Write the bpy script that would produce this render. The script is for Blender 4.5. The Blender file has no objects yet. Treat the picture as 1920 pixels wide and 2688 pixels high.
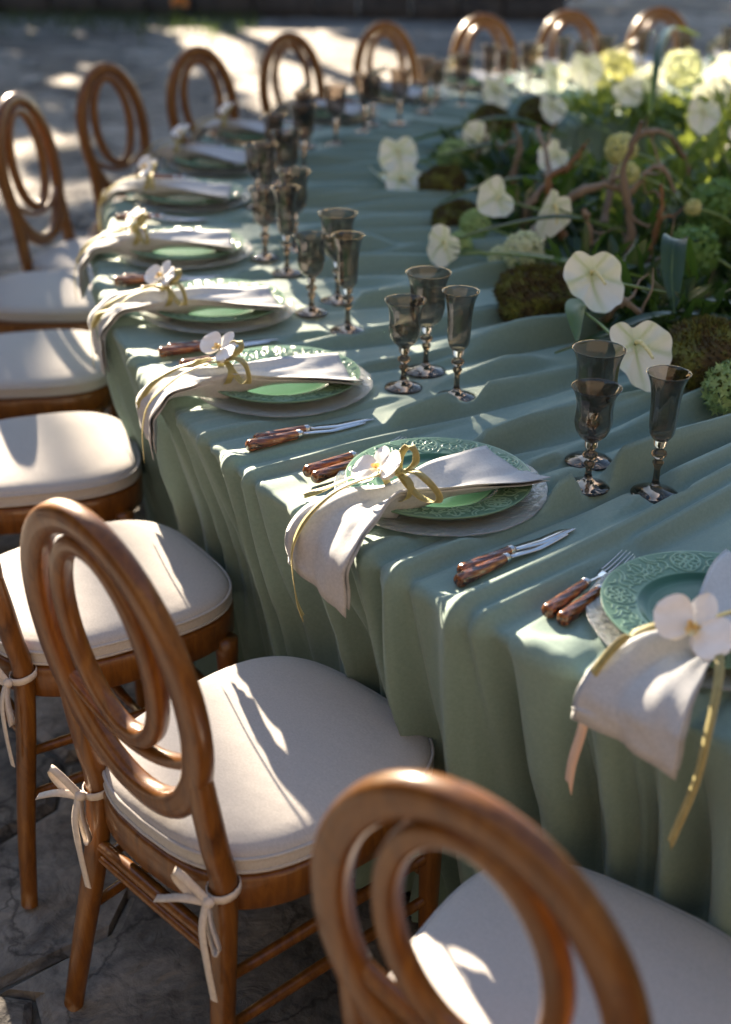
import bpy, math, random
import numpy as np
from mathutils import Vector, Matrix, Euler

R = math.radians
random.seed(7)
rng = np.random.default_rng(7)
scn = bpy.context.scene
col = scn.collection

# ------------------------------------------------------------------ camera, light, exposure
CAM_H = 1.64
PITCH, ROLL = 27.036, 0.6955
cd = bpy.data.cameras.new('camera')
cam = bpy.data.objects.new('camera', cd)
col.objects.link(cam)
cam.matrix_world = Matrix.Translation((0, 0, CAM_H)) @ Matrix.Rotation(R(90 - PITCH), 4, 'X') @ Matrix.Rotation(R(ROLL), 4, 'Z')
cd.sensor_fit = 'VERTICAL'
cd.sensor_height = 36
cd.sensor_width = 24
cd.lens = 45.578
cd.clip_start = 0.05
cd.clip_end = 2000
cd.dof.use_dof = True
cd.dof.focus_distance = 1.98
cd.dof.aperture_fstop = 2.3
scn.camera = cam

SUN_AZ, SUN_EL = 112.0, 20.0        # azimuth counted from +X towards +Y
world = bpy.data.worlds.new('World')
scn.world = world
world.use_nodes = True
wn = world.node_tree.nodes
bg = wn['Background']
sky = wn.new('ShaderNodeTexSky')
sky.sky_type = 'NISHITA'
sky.sun_disc = False
sky.sun_elevation = R(SUN_EL)
sky.sun_rotation = R(90 - SUN_AZ)
sky.air_density = 1.0
sky.dust_density = 0.85
world.node_tree.links.new(sky.outputs[0], bg.inputs[0])
bg.inputs[1].default_value = 0.05

sd = bpy.data.lights.new('sun', 'SUN')
sun = bpy.data.objects.new('sun', sd)
col.objects.link(sun)
S = Vector((math.cos(R(SUN_AZ)) * math.cos(R(SUN_EL)), math.sin(R(SUN_AZ)) * math.cos(R(SUN_EL)), math.sin(R(SUN_EL))))
sun.rotation_euler = S.to_track_quat('Z', 'Y').to_euler()
sun.location = (0, 0, 12)
sd.energy = 5.0
sd.angle = R(0.53)
sd.color = (1.0, 0.81, 0.60)

scn.view_settings.view_transform = 'Standard'
scn.view_settings.look = 'None'
scn.view_settings.exposure = 2.75
scn.view_settings.gamma = 1
scn.view_settings.use_curve_mapping = False
scn.render.engine = 'CYCLES'
cy = scn.cycles
cy.use_denoising = True
cy.max_bounces = 10
cy.diffuse_bounces = 4
cy.glossy_bounces = 4
cy.transmission_bounces = 10
cy.transparent_max_bounces = 8
cy.caustics_reflective = True
cy.caustics_refractive = True
cy.sample_clamp_indirect = 4
cy.blur_glossy = 0.5

# ------------------------------------------------------------------ helpers
CX, CY = 2.4206, 3.5425             # centre of the ring table
R_OUT, R_IN, TZ = 3.115, 2.12, 0.76
CUR = 0


def tag(o, label=None, cat=None, group=None, kind=None):
    if label:
        o['label'] = label
    if cat:
        o['category'] = cat
    if group:
        o['group'] = group
    if kind:
        o['kind'] = kind
    return o


def mesh_obj(name, v, f, mat, parent=None, smooth=True, loc=None):
    me = bpy.data.meshes.new(name)
    me.from_pydata([tuple(p) for p in v], [], [tuple(q) for q in f])
    if smooth:
        me.polygons.foreach_set('use_smooth', [True] * len(me.polygons))
    me.update()
    if mat:
        me.materials.append(mat)
    o = bpy.data.objects.new(name, me)
    col.objects.link(o)
    if parent:
        o.parent = parent
    if loc is not None:
        o.location = loc
    return o


def grid_obj(name, P, mat, parent=None, closed_u=False, closed_v=False, uv=None):
    """P: (nu, nv, 3) array to a quad grid."""
    nu, nv = P.shape[:2]
    V = P.reshape(-1, 3)
    iu = np.arange(nu if closed_u else nu - 1)
    iv = np.arange(nv if closed_v else nv - 1)
    A, B = np.meshgrid(iu, iv, indexing='ij')
    A2, B2 = (A + 1) % nu, (B + 1) % nv
    F = np.stack([A * nv + B, A2 * nv + B, A2 * nv + B2, A * nv + B2], -1).reshape(-1, 4)
    me = bpy.data.meshes.new(name)
    me.vertices.add(len(V))
    me.vertices.foreach_set('co', V.astype(np.float32).ravel())
    me.loops.add(F.size)
    me.loops.foreach_set('vertex_index', F.astype(np.int32).ravel())
    me.polygons.add(len(F))
    me.polygons.foreach_set('loop_start', np.arange(0, F.size, 4, dtype=np.int32))
    me.polygons.foreach_set('use_smooth', np.ones(len(F), dtype=bool))
    me.update(calc_edges=True)
    me.validate()
    if mat:
        me.materials.append(mat)
    o = bpy.data.objects.new(name, me)
    col.objects.link(o)
    if parent:
        o.parent = parent
    return o


def empty(name, loc=(0, 0, 0), rz=0.0, label=None, cat=None, group=None, rot=None):
    o = bpy.data.objects.new(name, None)
    col.objects.link(o)
    o.empty_display_size = 0.05
    o.location = loc
    o.rotation_euler = rot if rot is not None else (0, 0, rz)
    tag(o, label, cat, group)
    return o


def copy_tree(o, parent=None):
    c = o.copy()
    col.objects.link(c)
    c.parent = parent
    for ch in o.children:
        copy_tree(ch, c)
    return c


class MB:
    def __init__(s):
        s.v, s.f = [], []

    def add(s, v, f, M=None):
        n = len(s.v)
        for p in v:
            p = Vector(p)
            s.v.append(tuple(M @ p) if M else tuple(p))
        s.f += [tuple(i + n for i in q) for q in f]
        return s

    def grid(s, P, cu=False, cv=False, M=None):
        nu, nv = len(P), len(P[0])
        v = [p for r_ in P for p in r_]
        f = []
        for i in range(nu if cu else nu - 1):
            for j in range(nv if cv else nv - 1):
                a, b = (i + 1) % nu, (j + 1) % nv
                f.append((i * nv + j, a * nv + j, a * nv + b, i * nv + b))
        return s.add(v, f, M)

    def lathe(s, prof, n=24, M=None, rf=None):
        P = []
        for (r, z) in prof:
            P.append([((r * (rf(2 * math.pi * k / n, z) if rf else 1)) * math.cos(2 * math.pi * k / n),
                       (r * (rf(2 * math.pi * k / n, z) if rf else 1)) * math.sin(2 * math.pi * k / n), z) for k in range(n)])
        # from_pydata orientation: outward
        nu = len(P)
        v = [p for r_ in P for p in r_]
        f = []
        for i in range(nu - 1):
            for j in range(n):
                b = (j + 1) % n
                f.append((i * n + j, i * n + b, (i + 1) * n + b, (i + 1) * n + j))
        if prof[0][0] > 1e-6:
            f.append(tuple(reversed(range(n))))
        if prof[-1][0] > 1e-6:
            f.append(tuple((nu - 1) * n + j for j in range(n)))
        return s.add(v, f, M)

    def box(s, c, d, M=None, bev=0.0):
        x, y, z = d[0] / 2, d[1] / 2, d[2] / 2
        if bev <= 0:
            v = [(c[0] + i * x, c[1] + j * y, c[2] + k * z) for k in (-1, 1) for j in (-1, 1) for i in (-1, 1)]
            return s.add(v, [(0, 2, 3, 1), (4, 5, 7, 6), (0, 1, 5, 4), (2, 6, 7, 3), (0, 4, 6, 2), (1, 3, 7, 5)], M)
        # rounded-rectangle rings stacked in z
        rings = []
        for zz, ins in ((-z, bev), (-z + bev, 0), (z - bev, 0), (z, bev)):
            a, b = x - ins, y - ins
            k = bev * .7
            rings.append([(c[0] + u, c[1] + w, c[2] + zz) for u, w in
                          [(a - k, -b), (a, -b + k), (a, b - k), (a - k, b), (-a + k, b), (-a, b - k), (-a, -b + k), (-a + k, -b)]])
        s.grid(rings, False, True)
        n = len(s.v)
        s.f.append(tuple(n - 32 + i for i in reversed(range(8))))
        s.f.append(tuple(n - 8 + i for i in range(8)))
        return s

    def build(s, name, mat, parent=None, smooth=True, loc=None):
        return mesh_obj(name, s.v, s.f, mat, parent, smooth, loc)


def frames(pts, up=None, closed=False):
    pts = [Vector(p) for p in pts]
    n = len(pts)
    T = []
    for i in range(n):
        if closed:
            t = pts[(i + 1) % n] - pts[i - 1]
        else:
            t = pts[min(i + 1, n - 1)] - pts[max(i - 1, 0)]
        T.append(t.normalized())
    N = []
    if up is not None:
        for t in T:
            b = Vector(up)
            nn = b.cross(t).normalized()
            N.append(nn)
    else:
        a = Vector((0, 0, 1)) if abs(T[0].z) < .9 else Vector((1, 0, 0))
        nn = (a - T[0] * a.dot(T[0])).normalized()
        N.append(nn)
        for i in range(1, n):
            nn = (nn - T[i] * nn.dot(T[i])).normalized()
            N.append(nn)
    return pts, T, N


def sweep(mb, pts, prof, up=None, closed=False, scale=None, cap=True):
    """prof: list of (n, b) offsets."""
    pts, T, N = frames(pts, up, closed)
    P = []
    for i, p in enumerate(pts):
        b = T[i].cross(N[i])
        k = scale(i / (len(pts) - 1)) if scale else 1
        if not isinstance(k, tuple):
            k = (k, k)
        P.append([tuple(p + N[i] * (a * k[0]) + b * (c * k[1])) for a, c in prof])
    mb.grid(P, closed, True)
    if cap and not closed:
        n = len(mb.v)
        m = len(prof)
        mb.f.append(tuple(n - m + i for i in range(m)))
        s0 = n - m * len(pts)
        mb.f.append(tuple(s0 + i for i in reversed(range(m))))
    return mb


def circ(r, n=10):
    return [(r * math.cos(2 * math.pi * k / n), r * math.sin(2 * math.pi * k / n)) for k in range(n)]


def superell(a, b, e=2.8, n=20):
    o = []
    for k in range(n):
        t = 2 * math.pi * k / n
        c, s_ = math.cos(t), math.sin(t)
        o.append((a * math.copysign(abs(c) ** (2 / e), c), b * math.copysign(abs(s_) ** (2 / e), s_)))
    return o


def spline(pts, n):
    """Catmull-Rom through pts, n samples."""
    pts = [np.array(p, float) for p in pts]
    P = [2 * pts[0] - pts[1]] + pts + [2 * pts[-1] - pts[-2]]
    out = []
    m = len(pts) - 1
    for k in range(n):
        t = k / (n - 1) * m
        i = min(int(t), m - 1)
        u = t - i
        p0, p1, p2, p3 = P[i], P[i + 1], P[i + 2], P[i + 3]
        out.append(.5 * ((2 * p1) + (-p0 + p2) * u + (2 * p0 - 5 * p1 + 4 * p2 - p3) * u * u + (-p0 + 3 * p1 - 3 * p2 + p3) * u ** 3))
    return out


def strip(mb, pts, width, side, n=24, thick=.0006, taper=None, cut=0.0):
    """flat ribbon along pts; side: vector or list of vectors (direction of the width)."""
    pp = spline(pts, n)
    ss = spline(side, n) if isinstance(side[0], (list, tuple)) else [np.array(side, float)] * n
    P = []
    for i in range(n):
        t = pp[min(i + 1, n - 1)] - pp[max(i - 1, 0)]
        t /= np.linalg.norm(t) + 1e-9
        s_ = ss[i] - t * (ss[i] @ t)
        s_ /= np.linalg.norm(s_) + 1e-9
        nn = np.cross(t, s_)
        w = width / 2 * (taper(i / (n - 1)) if taper else 1)
        cu = cut * t * (1 if i == n - 1 else 0)
        P.append([tuple(pp[i] + s_ * w + nn * thick + cu), tuple(pp[i] + nn * thick * 1.6), tuple(pp[i] - s_ * w + nn * thick),
                  tuple(pp[i] - s_ * w - nn * thick), tuple(pp[i] - nn * thick * .4), tuple(pp[i] + s_ * w - nn * thick + cu)])
    mb.grid(P, False, True)
    return mb


def vnoise(x, y, seed=0):
    """smooth value noise, numpy."""
    xi, yi = np.floor(x).astype(np.int64), np.floor(y).astype(np.int64)
    fx, fy = x - xi, y - yi
    fx, fy = fx * fx * (3 - 2 * fx), fy * fy * (3 - 2 * fy)

    def h(a, b):
        n = (a * 374761393 + b * 668265263 + seed * 974634777) & 0xffffffff
        n = ((n ^ (n >> 13)) * 1274126177) & 0xffffffff
        return ((n ^ (n >> 16)) & 0xffff) / 65535.0
    return (h(xi, yi) * (1 - fx) + h(xi + 1, yi) * fx) * (1 - fy) + (h(xi, yi + 1) * (1 - fx) + h(xi + 1, yi + 1) * fx) * fy


# ------------------------------------------------------------------ materials
def mat(name, color, rough=.5, metal=0.0, **kw):
    m = bpy.data.materials.new(name)
    m.use_nodes = True
    b = m.node_tree.nodes['Principled BSDF']
    b.inputs['Base Color'].default_value = (*color, 1)
    b.inputs['Roughness'].default_value = rough
    b.inputs['Metallic'].default_value = metal
    for k, v in kw.items():
        b.inputs[k.replace('_', ' ')].default_value = v
    return m


def nd(m, t, **kw):
    n = m.node_tree.nodes.new(t)
    for k, v in kw.items():
        if hasattr(n, k):
            setattr(n, k, v)
        else:
            n.inputs[k].default_value = v
    return n


def lk(m, a, b):
    m.node_tree.links.new(a, b)


def bsdf(m):
    return m.node_tree.nodes['Principled BSDF']


def noise_color(m, stops, scale=5, detail=6, rough=.6, stretch=None, coord='Object', dist=0.0):
    tc = nd(m, 'ShaderNodeTexCoord')
    src = tc.outputs[coord]
    if stretch:
        mp = nd(m, 'ShaderNodeMapping')
        mp.inputs['Scale'].default_value = stretch
        lk(m, src, mp.inputs[0])
        src = mp.outputs[0]
    n = nd(m, 'ShaderNodeTexNoise')
    n.inputs['Scale'].default_value = scale
    n.inputs['Detail'].default_value = detail
    n.inputs['Roughness'].default_value = rough
    n.inputs['Distortion'].default_value = dist
    lk(m, src, n.inputs['Vector'])
    cr = nd(m, 'ShaderNodeValToRGB')
    el = cr.color_ramp.elements
    while len(el) < len(stops):
        el.new(.5)
    for e, (p, c) in zip(el, stops):
        e.position = p
        e.color = (*c, 1)
    lk(m, n.outputs['Fac'], cr.inputs[0])
    lk(m, cr.outputs[0], bsdf(m).inputs['Base Color'])
    return src, n, cr


def add_bump(m, src, scale, strength, dist=.01, detail=4, voronoi=False):
    if voronoi:
        n = nd(m, 'ShaderNodeTexVoronoi')
        n.inputs['Scale'].default_value = scale
        out = n.outputs['Distance']
    else:
        n = nd(m, 'ShaderNodeTexNoise')
        n.inputs['Scale'].default_value = scale
        n.inputs['Detail'].default_value = detail
        out = n.outputs['Fac']
    lk(m, src, n.inputs['Vector'])
    b = nd(m, 'ShaderNodeBump')
    b.inputs['Strength'].default_value = strength
    b.inputs['Distance'].default_value = dist
    prev = bsdf(m).inputs['Normal'].links
    if prev:
        lk(m, prev[0].from_socket, b.inputs['Normal'])
    lk(m, out, b.inputs['Height'])
    lk(m, b.outputs[0], bsdf(m).inputs['Normal'])
    return n


M_ = {}
m = M_['cloth'] = mat('sage_cloth', (.17, .245, .21), .8)
s_, n_, c_ = noise_color(m, [(.3, (.135, .222, .198)), (.7, (.190, .282, .250))], 190, 8, .75)
bsdf(m).inputs['Sheen Weight'].default_value = .25
bsdf(m).inputs['Sheen Tint'].default_value = (.7, .8, .75, 1)
add_bump(m, s_, 900, .25, .0006, 2)

m = M_['linen'] = mat('grey_linen', (.55, .53, .50), .9)
s_, n_, c_ = noise_color(m, [(.3, (.36, .385, .41)), (.7, (.49, .51, .525))], 220, 6, .75)
add_bump(m, s_, 700, .3, .0006, 2)
add_bump(m, s_, 18, .35, .006, 3)

m = M_['cushion'] = mat('cushion_linen', (.66, .6, .55), .92)
s_, n_, c_ = noise_color(m, [(.3, (.34, .335, .325)), (.5, (.43, .42, .41)), (.7, (.53, .515, .50))], 240, 10, .85, (1, 1.6, 1))
add_bump(m, s_, 4, .35, .02, 4)
add_bump(m, s_, 160, .25, .0008, 3)
m = M_['tie'] = mat('tie_linen', (.6, .54, .48), .9)
s_, n_, c_ = noise_color(m, [(.3, (.5, .44, .39)), (.7, (.66, .6, .53))], 120, 6, .7)

m = M_['wood'] = mat('stained_beech', (.3, .1, .03), .34)
s_, n_, c_ = noise_color(m, [(.25, (.055, .019, .005)), (.5, (.155, .058, .010)), (.8, (.26, .112, .019))], 9, 10, .72, (6, 6, 1.0), dist=.9)
bsdf(m).inputs['Coat Weight'].default_value = .4
bsdf(m).inputs['Specular IOR Level'].default_value = .3
bsdf(m).inputs['Coat Roughness'].default_value = .12
add_bump(m, s_, 3, .08, .004, 3)

m = M_['handle'] = mat('rosewood', (.16, .05, .02), .25)
s_, n_, c_ = noise_color(m, [(.38, (.03, .010, .006)), (.5, (.17, .05, .015)), (.64, (.42, .16, .045))], 130, 5, .6, (1, .18, 1), dist=.8)
bsdf(m).inputs['Coat Weight'].default_value = .6
bsdf(m).inputs['Coat Roughness'].default_value = .15

m = M_['steel'] = mat('polished_steel', (.62, .62, .62), .17, 1.0)
s_, n_, c_ = noise_color(m, [(.3, (.55, .55, .56)), (.7, (.68, .68, .67))], 80, 4)

m = M_['smoke'] = mat('smoked_glass', (.42, .37, .33), .01, 0, Transmission_Weight=1.0, IOR=1.45)
tc = nd(m, 'ShaderNodeTexCoord')
nz = nd(m, 'ShaderNodeTexNoise', Scale=3.0)
lk(m, tc.outputs['Object'], nz.inputs['Vector'])
cr = nd(m, 'ShaderNodeValToRGB')
cr.color_ramp.elements[0].color = (.53, .465, .41, 1)
cr.color_ramp.elements[1].color = (.58, .51, .45, 1)
lk(m, nz.outputs['Fac'], cr.inputs[0])
sx = nd(m, 'ShaderNodeSeparateXYZ')
lk(m, tc.outputs['Object'], sx.inputs[0])
mr = nd(m, 'ShaderNodeMapRange')           # the solid stem and foot are thicker glass, so darker than the thin bowl
mr.inputs['From Min'].default_value = .066
mr.inputs['From Max'].default_value = .088
lk(m, sx.outputs[2], mr.inputs[0])
mg = nd(m, 'ShaderNodeMix', data_type='RGBA')
mg.inputs[6].default_value = (.26, .20, .155, 1)
lk(m, mr.outputs[0], mg.inputs[0])
lk(m, cr.outputs[0], mg.inputs[7])
lk(m, mg.outputs[2], bsdf(m).inputs['Base Color'])

m = M_['charger'] = mat('rippled_clear_glass', (.95, .97, .95), .06, 0, Transmission_Weight=.8, IOR=1.5)
tc = nd(m, 'ShaderNodeTexCoord')
add_bump(m, tc.outputs['Object'], 160, .5, .003, 3)
nz = nd(m, 'ShaderNodeTexNoise', Scale=90.0)
lk(m, tc.outputs['Object'], nz.inputs['Vector'])
cr = nd(m, 'ShaderNodeValToRGB')
cr.color_ramp.elements[0].color = (.80, .84, .81, 1)
cr.color_ramp.elements[1].color = (.97, .98, .96, 1)
lk(m, nz.outputs['Fac'], cr.inputs[0])
lk(m, cr.outputs[0], bsdf(m).inputs['Base Color'])

m = M_['plate'] = mat('green_majolica', (.03, .17, .09), .2)
at = nd(m, 'ShaderNodeAttribute', attribute_name='relief')
cr = nd(m, 'ShaderNodeValToRGB')
for e, p, c in zip((cr.color_ramp.elements[0], cr.color_ramp.elements.new(.4), cr.color_ramp.elements[1]), (0, .45, 1),
                   ((.004, .068, .034), (.026, .15, .078), (.30, .47, .34))):  # darkest stop also holds the shade lying on the plate centre
    e.position = p
    e.color = (*c, 1)
lk(m, at.outputs['Fac'], cr.inputs[0])
tc = nd(m, 'ShaderNodeTexCoord')
nz = nd(m, 'ShaderNodeTexNoise', Scale=11.0, Detail=4.0)
lk(m, tc.outputs['Object'], nz.inputs['Vector'])
hs = nd(m, 'ShaderNodeHueSaturation')
mr = nd(m, 'ShaderNodeMapRange')
mr.inputs['To Min'].default_value = .7
mr.inputs['To Max'].default_value = 1.3
lk(m, nz.outputs['Fac'], mr.inputs[0])
lk(m, mr.outputs[0], hs.inputs['Value'])
lk(m, cr.outputs[0], hs.inputs['Color'])
lk(m, hs.outputs[0], bsdf(m).inputs['Base Color'])
bsdf(m).inputs['Specular IOR Level'].default_value = .28

m = M_['ribbon'] = mat('olive_velvet', (.22, .19, .05), .6)
noise_color(m, [(.3, (.20, .18, .06)), (.7, (.34, .30, .12))], 60, 4)
bsdf(m).inputs['Sheen Weight'].default_value = .6
bsdf(m).inputs['Sheen Tint'].default_value = (.85, .8, .45, 1)
m = M_['ribbon_edge'] = mat('pale_ribbon_edge', (.55, .48, .22), .6)
m = M_['ribbon_back'] = mat('peach_ribbon', (.62, .45, .34), .7)

m = M_['petal'] = mat('white_petal', (.86, .85, .83), .5, 0, Subsurface_Weight=.08)
noise_color(m, [(.3, (.76, .765, .75)), (.7, (.88, .88, .87))], 60, 4)
bsdf(m).inputs['Subsurface Radius'].default_value = (.004, .004, .003)
m = M_['lip'] = mat('yellow_orchid_lip', (.75, .55, .15), .5)
noise_color(m, [(.3, (.75, .45, .1)), (.7, (.85, .8, .5))], 90, 4)


def translucent(name, stops, scale, rough, trans, tcol, stretch=None):
    m = mat(name, stops[0][1], rough)
    s, n, c = noise_color(m, stops, scale, 4, .6, stretch)
    t = nd(m, 'ShaderNodeBsdfTranslucent')
    t.inputs['Color'].default_value = (*tcol, 1)
    mx = nd(m, 'ShaderNodeMixShader')
    mx.inputs[0].default_value = trans
    lk(m, bsdf(m).outputs[0], mx.inputs[1])
    lk(m, t.outputs[0], mx.inputs[2])
    out = m.node_tree.nodes['Material Output']
    lk(m, mx.outputs[0], out.inputs[0])
    return m


M_['spathe'] = translucent('anthurium_spathe', [(.32, (.62, .69, .50)), (.55, (.78, .81, .74))], 14, .32, .25, (.82, .87, .70))
m = M_['spathe']
at = nd(m, 'ShaderNodeAttribute', attribute_name='vein')
mg = nd(m, 'ShaderNodeMix', data_type='RGBA')
mg.inputs[7].default_value = (.42, .52, .20, 1)
lk(m, at.outputs['Fac'], mg.inputs[0])
lk(m, bsdf(m).inputs['Base Color'].links[0].from_socket, mg.inputs[6])
lk(m, mg.outputs[2], bsdf(m).inputs['Base Color'])
M_['spadix'] = mat('anthurium_spadix', (.75, .66, .30), .6)
noise_color(M_['spadix'], [(.3, (.6, .55, .2)), (.7, (.8, .75, .45))], 200, 3)
M_['stem'] = mat('green_stem', (.12, .2, .05), .45)
noise_color(M_['stem'], [(.3, (.08, .15, .04)), (.7, (.2, .3, .09))], 40, 3)
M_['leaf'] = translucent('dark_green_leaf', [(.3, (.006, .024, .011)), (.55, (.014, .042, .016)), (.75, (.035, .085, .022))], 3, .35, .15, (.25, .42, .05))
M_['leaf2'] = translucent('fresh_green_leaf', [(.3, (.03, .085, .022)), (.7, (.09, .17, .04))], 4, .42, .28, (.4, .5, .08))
M_['viburnum'] = translucent('pale_green_floret', [(.3, (.20, .34, .12)), (.7, (.42, .55, .26))], 30, .6, .25, (.6, .75, .3))
M_['hydrangea'] = translucent('cream_floret', [(.3, (.55, .62, .38)), (.7, (.78, .8, .62))], 30, .6, .3, (.8, .85, .5))
M_['greenball'] = translucent('green_floret', [(.3, (.07, .17, .04)), (.7, (.16, .30, .08))], 30, .6, .2, (.3, .5, .1))
M_['yellow'] = translucent('yellow_floret', [(.3, (.50, .52, .2)), (.7, (.75, .75, .45))], 30, .6, .3, (.8, .8, .3))
m = M_['moss'] = mat('moss', (.05, .055, .015), .95)
noise_color(m, [(.3, (.035, .026, .014)), (.46, (.07, .055, .022)), (.58, (.12, .14, .03)), (.75, (.24, .26, .06))], 26, 6, .7)
m = M_['drift'] = mat('driftwood', (.3, .2, .13), .8)
s_, n_, c_ = noise_color(m, [(.3, (.13, .10, .07)), (.6, (.25, .20, .15)), (.8, (.38, .32, .25))], 7, 6, .6, (1, 1, .4))
add_bump(m, s_, 40, .5, .004)
m = M_['drift2'] = mat('orange_bark', (.3, .13, .04), .7)
s_, n_, c_ = noise_color(m, [(.3, (.13, .065, .03)), (.7, (.27, .15, .06))], 9, 6, .6)

m = M_['stone'] = mat('flagstone', (.2, .19, .18), .85)
tc = nd(m, 'ShaderNodeTexCoord')
oi = nd(m, 'ShaderNodeObjectInfo')
n1 = nd(m, 'ShaderNodeTexNoise', Scale=3.2, Detail=9.0, Roughness=.68, Distortion=.7)
n2 = nd(m, 'ShaderNodeTexNoise', Scale=13.0, Detail=8.0, Roughness=.72, Distortion=1.2)
lk(m, tc.outputs['Object'], n1.inputs['Vector'])
lk(m, tc.outputs['Object'], n2.inputs['Vector'])
c1 = nd(m, 'ShaderNodeValToRGB')
for e, p, c in zip((c1.color_ramp.elements[0], c1.color_ramp.elements.new(.5), c1.color_ramp.elements[1]), (.34, .5, .68),
                   ((.055, .057, .057), (.125, .12, .112), (.30, .275, .24))):
    e.position = p
    e.color = (*c, 1)
lk(m, n1.outputs['Fac'], c1.inputs[0])
c2 = nd(m, 'ShaderNodeValToRGB')
c2.color_ramp.elements[0].position, c2.color_ramp.elements[1].position = .34, .56
c2.color_ramp.elements[0].color = (.45, .44, .45, 1)
c2.color_ramp.elements[1].color = (1, 1, 1, 1)
lk(m, n2.outputs['Fac'], c2.inputs[0])
mx = nd(m, 'ShaderNodeMix', data_type='RGBA', blend_type='MULTIPLY')
mx.inputs[0].default_value = 1
wv = nd(m, 'ShaderNodeTexVoronoi', feature='DISTANCE_TO_EDGE')
wv.inputs['Scale'].default_value = 2.6
wn_ = nd(m, 'ShaderNodeTexNoise', Scale=3.5, Detail=6.0)
lk(m, tc.outputs['Object'], wn_.inputs['Vector'])
wa = nd(m, 'ShaderNodeMix', data_type='RGBA', blend_type='LINEAR_LIGHT')
wa.inputs[0].default_value = .35
lk(m, tc.outputs['Object'], wa.inputs[6])
lk(m, wn_.outputs['Color'], wa.inputs[7])
lk(m, wa.outputs[2], wv.inputs['Vector'])
wr = nd(m, 'ShaderNodeValToRGB')
wr.color_ramp.elements[0].color = (.25, .25, .26, 1)
wr.color_ramp.elements[1].position = .022
wm = nd(m, 'ShaderNodeMix', data_type='RGBA', blend_type='MULTIPLY')
wm.inputs[0].default_value = .85
lk(m, wv.outputs['Distance'], wr.inputs[0])
lk(m, c1.outputs[0], wm.inputs[6])
lk(m, wr.outputs[0], wm.inputs[7])
lk(m, wm.outputs[2], mx.inputs[6])
lk(m, c2.outputs[0], mx.inputs[7])
hs = nd(m, 'ShaderNodeHueSaturation')
mr = nd(m, 'ShaderNodeMapRange')
mr.inputs['To Min'].default_value = .75
mr.inputs['To Max'].default_value = 1.6
lk(m, oi.outputs['Random'], mr.inputs[0])
lk(m, mr.outputs[0], hs.inputs['Value'])
lk(m, mx.outputs[2], hs.inputs['Color'])
lk(m, hs.outputs[0], bsdf(m).inputs['Base Color'])
add_bump(m, tc.outputs['Object'], 4, .9, .05, 10)
b2 = add_bump(m, tc.outputs['Object'], 22, .8, .012, 8)
b2.inputs['Distortion'].default_value = 1.0

m = M_['earth'] = mat('joint_earth', (.1, .085, .06), .95)
s_, n_, c_ = noise_color(m, [(.3, (.05, .048, .04)), (.7, (.13, .12, .10))], 9, 8, .7)
add_bump(m, s_, 30, .8, .01)
m = M_['wall'] = mat('dark_wall_stone', (.06, .055, .05), .9)
s_, n_, c_ = noise_color(m, [(.3, (.025, .024, .022)), (.7, (.09, .08, .07))], 5, 8, .7)
add_bump(m, s_, 12, .7, .02)
m = M_['sandstone'] = mat('sandstone', (.2, .16, .12), .9)
s_, n_, c_ = noise_color(m, [(.3, (.06, .052, .042)), (.7, (.10, .085, .068))], 2.5, 9, .7)
add_bump(m, s_, 8, .6, .02)
m = M_['plaster'] = mat('ochre_plaster', (.2, .17, .13), .9)
s_, n_, c_ = noise_color(m, [(.3, (.075, .063, .05)), (.7, (.12, .10, .078))], 2.5, 9, .7)
m = M_['bark'] = mat('tree_bark', (.1, .07, .05), .95)
s_, n_, c_ = noise_color(m, [(.3, (.05, .035, .025)), (.7, (.16, .12, .09))], 6, 8, .7, (1, 1, .2))
add_bump(m, s_, 14, .8, .02)
M_['treeleaf'] = translucent('tree_leaf', [(.3, (.03, .06, .02)), (.7, (.08, .12, .035))], 1.5, .5, .2, (.2, .3, .04))
M_['grass'] = translucent('wall_foot_grass', [(.3, (.03, .05, .02)), (.7, (.07, .09, .03))], 3, .6, .2, (.15, .25, .04))
M_['orange'] = mat('orange_petal', (.75, .28, .04), .5)
noise_color(M_['orange'], [(.3, (.7, .22, .03)), (.7, (.8, .38, .07))], 20, 3)
M_['white_pebble'] = mat('pale_plant_label', (.6, .6, .58), .6)


def rp(r, adeg, z=0.0):
    a = R(adeg)
    return Vector((CX + r * math.cos(a), CY + r * math.sin(a), z))


# ------------------------------------------------------------------ ground and paving
def clip_poly(poly, n, d):
    out = []
    for i in range(len(poly)):
        a, b = poly[i], poly[(i + 1) % len(poly)]
        da, db = a @ n - d, b @ n - d
        if da <= 0:
            out.append(a)
        if (da < 0 < db) or (db < 0 < da):
            out.append(a + (b - a) * (da / (da - db)))
    return out


g = MB().add([(-300, -300, -.024), (300, -300, -.024), (300, 300, -.024), (-300, 300, -.024)], [(0, 1, 2, 3)])
ground = g.build('ground', M_['earth'], None, False)
tag(ground, 'earth bed of the paved courtyard', kind='structure')
pave = empty('paving')
tag(pave, 'uneven natural stone paving of the courtyard', kind='structure')

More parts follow.
